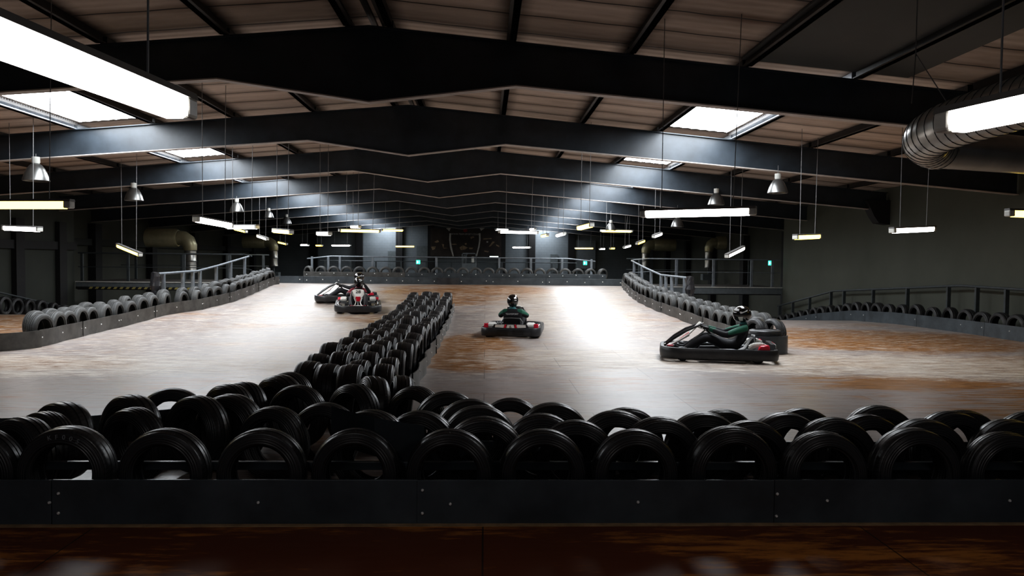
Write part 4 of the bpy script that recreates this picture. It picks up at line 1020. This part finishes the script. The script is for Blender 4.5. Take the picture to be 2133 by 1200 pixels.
# ------------------------------------------------------------------ air ducts beyond the bridges
def duct_unit(px, Y, s, lab, py=500):
    p = at_y(px, py, Y); root = empty('air_duct', p); tag(root, lab, 'duct', 'wall air ducts')
    bm = BM(); lathe(bm, [(0, -1.5), (.45, -1.5), (.45, -.1), (.40, 0), (0, 0)], 24, 'X');
    if s < 0:
        for v in bm.verts: v.co.x *= -1
        bmesh.ops.recalc_face_normals(bm, faces=bm.faces[:])
    obj('horizontal_pipe', bm, 'brass', root, True)
    bm = BM(); arc_ = [(s * -.0, 0, 0), (s * .25, 0, -.02), (s * .45, 0, -.15), (s * .55, 0, -.38), (s * .56, 0, -.6)]; tube(bm, arc_, [.36, .36, .35, .33, .3], 20); obj('elbow', bm, 'brass', root, True)
    bm = BM(); lathe(bm, [(0, -1.7), (.27, -1.7), (.30, -1.66), (.27, -1.6), (.27, -1.15), (.30, -1.12), (.27, -1.08), (.27, -.62), (.31, -.58), (0, -.58)], 20, mtx=Matrix.Translation((s * .56, 0, 0))); obj('vertical_pipe', bm, 'galv', root, True)
    bm = BM(); box(bm, (s * .56 - .5, -.3, -2.5), (s * .56 + .4, .3, -2.1)); box(bm, (s * .56 - .05, -.05, -2.1), (s * .56 + .05, .05, -1.7)); obj('fan_box', bm, 'mesh_grey', root)
    return root
duct_unit(372, 38, 1, 'big steel air duct with elbow behind the left bridge', 496)
duct_unit(553, 54, 1, 'smaller-looking far steel air duct beyond the left bridge', 504)
duct_unit(1492, 46, -1, 'steel air duct with elbow behind the right bridge', 506).scale = (.8, .8, .9)
duct_unit(1362, 54, -1, 'far steel air duct beyond the right railing', 510)

# ------------------------------------------------------------------ exit signs
for px, py, Y, s, lab in ((1604, 548, 33, .20, 'glowing green exit sign on the right behind the bridge railing'), (871, 546, 44, .22, 'glowing green exit sign left of the poster'), (1219, 548, 44, .22, 'glowing green exit sign right of the poster')):
    p = at_y(px, py, Y); root = empty('exit_sign', p); tag(root, lab, 'sign', 'green exit signs')
    w = s * (.35 if px == 1604 else .5); bm = BM(); box(bm, (-w, 0, -s * .5), (w, .04, s * .5), .01); obj('light_box', bm, 'green', root)
    # running figure and arrow pictogram
    bm = BM(); box(bm, (-w * .6, -.004, -s * .3), (-w * .1, 0, s * .3)); tube(bm, [(w * .15, -.003, 0), (w * .7, -.003, 0)], .008, 4); obj('pictogram', bm, 'exit_white', root)
    if px != 1604:
        bm = BM(); tube(bm, [(0, .02, -s * .5), (0, .02, -.75)], .02, 6); obj('stand', bm, 'rail_dark', root)

# ------------------------------------------------------------------ poster and control desk
PY = 65.4
def pw(px, py): v = at_y(px, py, PY); return v
c0, c1 = pw(897, 475), pw(1044, 535); pc = (c0 + c1) / 2; root = empty('wall_poster', (pc.x, PY, pc.z)); tag(root, 'large dark racing poster with silver curved bars on the back wall', 'poster')
hw, hh = (c1.x - c0.x) / 2, (c0.z - c1.z) / 2
bm = BM(); box(bm, (-hw, 0, -hh), (hw, .08, hh)); obj('print', bm, 'poster_dark', root)
def pl_(pts_px, mat, nm, off=.01):
    bm = BM(); v = []
    for (a, b) in pts_px: q = pw(a, b); v.append(bm.verts.new((q.x - pc.x, -off, q.z - pc.z)))
    bm.faces.new(v); return obj(nm, bm, mat, root)
pl_([(936, 486), (939.5, 486), (939, 500), (941, 514), (945.5, 534), (943, 534), (937.5, 516), (935.5, 500)], 'poster_silver', 'silver_bar')
pl_([(997.5, 486), (1001, 486), (1001, 500), (999, 514), (993.5, 534), (991, 534), (996, 514), (998, 500)], 'poster_silver', 'silver_bar')
pl_([(929, 475), (939, 475), (936, 482)], 'poster_silver', 'corner_flash'); pl_([(999, 475), (1010, 475), (1002, 481)], 'poster_silver', 'corner_flash')
pl_([(965, 478), (969, 476), (973, 478), (974, 482), (969, 484), (965, 482)], 'poster_red', 'emblem')
for g in (((904, 504), (912, 500), (915, 504), (909, 506)), ((920, 508), (925, 509), (924, 516), (933, 517), (924, 518)), ((898, 514), (908, 513), (906, 519), (901, 521)), ((957, 516), (964, 511), (975, 516), (968, 520), (960, 521)),
          ((941, 508), (950, 508), (952, 510), (942, 510)), ((979, 494), (987, 492), (988, 495), (981, 498)), ((1008, 522), (1018, 523), (1017, 526), (1009, 524)), ((1018, 514), (1026, 503), (1031, 504), (1022, 513)), ((1033, 509), (1040, 512), (1040, 515), (1034, 512)),
          ((976, 516), (986, 516), (984, 519), (978, 519)), ((1006, 497), (1024, 496), (1024, 498), (1006, 499)), ((968, 507), (972, 506), (972, 510), (969, 510))):
    pl_(g, 'poster_gold', 'print_detail', .012)
bm = text_bm('WWW.TEAM-SPORT.CO.UK', .205, .005); tc = pw(969, 488)
for v in bm.verts: c = v.co.copy(); v.co = Vector((c.x * .93 + tc.x - pc.x, -.015 - c.z, tc.z - pc.z + c.y))
obj('lettering', bm, 'poster_silver', root)
bm = BM(); lathe(bm, [(.03, 0), (.075, 0), (.075, .01), (.03, .01)], 16, 'Y', closed=True, mtx=Matrix.Translation((pw(1015, 504).x - pc.x, -.02, pw(1015, 504).z - pc.z))); obj('round_badge', bm, 'poster_silver', root)
p = at_y(1029, 534.6, 60); bm = BM(); box(bm, (-.34, 0, -.035), (.34, .05, .035), .01); o = obj('light_strip', bm, 'exit_white', None, False, p); tag(o, 'small white light strip beneath the poster', 'light')
# marshal desk between railing and poster
p = at_y(977, 545, 39.5); root = empty('marshal_booth', (p.x, 39.5, .735)); tag(root, 'grey marshal booth with an open window frame behind the far railing', 'booth')
zz = at_y(977, 527, 39.5).z - .735; z1 = at_y(977, 549, 39.5).z - .735
bm = BM(); box(bm, (-.37, 0, 0), (.37, .6, z1), .01); obj('cabinet', bm, 'mesh_grey', root)
bm = BM()
for x in (-.35, .35): box(bm, (x - .025, 0, z1), (x + .025, .05, zz))
box(bm, (-.375, 0, zz - .05), (.375, .05, zz)); obj('window_surround', bm, 'mesh_grey', root)
bm = BM(); box(bm, (.12, .1, z1 + .05), (.26, .3, z1 + .35), .02); obj('monitor', bm, 'endcap', root)
bm = BM(); tube(bm, [(-.22, .2, z1), (-.2, .2, z1 + .4), (-.1, .2, z1 + .55)], [.09, .08, .03], 8); obj('jacket', bm, 'rail_dark', root)
bm = BM(); box(bm, (ML, 38.6, -1.9), (MR, 41.2, .734)); struct('floor_marshal_platform', bm, 'wall_dark')
# panels against the back wall
for px0, px1, py0, py1 in ((808, 830, 523, 560), (1147, 1162, 530, 560), (868, 900, 512, 560), (1190, 1240, 500, 560)):
    a_, b_ = at_y(px0, py0, 65.7), at_y(px1, py1, 65.7); bm = BM(); box(bm, (a_.x, 65.7, b_.z), (b_.x, 65.98, a_.z)); trim(bm, 'mesh_grey' if px0 != 1190 else 'wall_grey', 'grey panel on the back wall')

# ------------------------------------------------------------------ light and look
w = bpy.data.worlds.new('world'); SC.world = w; w.use_nodes = True
w.node_tree.nodes['Background'].inputs[0].default_value = (.55, .6, .7, 1); w.node_tree.nodes['Background'].inputs[1].default_value = .075
SC.view_settings.view_transform = 'Standard'; SC.view_settings.look = 'Medium High Contrast'; SC.view_settings.exposure = 0.0; SC.view_settings.gamma = 1.0
cy = SC.cycles; cy.use_denoising = True; cy.use_adaptive_sampling = True; cy.adaptive_threshold = .02; cy.max_bounces = 5; cy.diffuse_bounces = 4; cy.glossy_bounces = 3; cy.transmission_bounces = 2
cy.sample_clamp_indirect = 6; cy.caustics_reflective = False; cy.caustics_refractive = False
try: cy.use_light_tree = True
except Exception: pass
print('TYRES', NTY[0], 'OBJECTS', len(SC.objects))
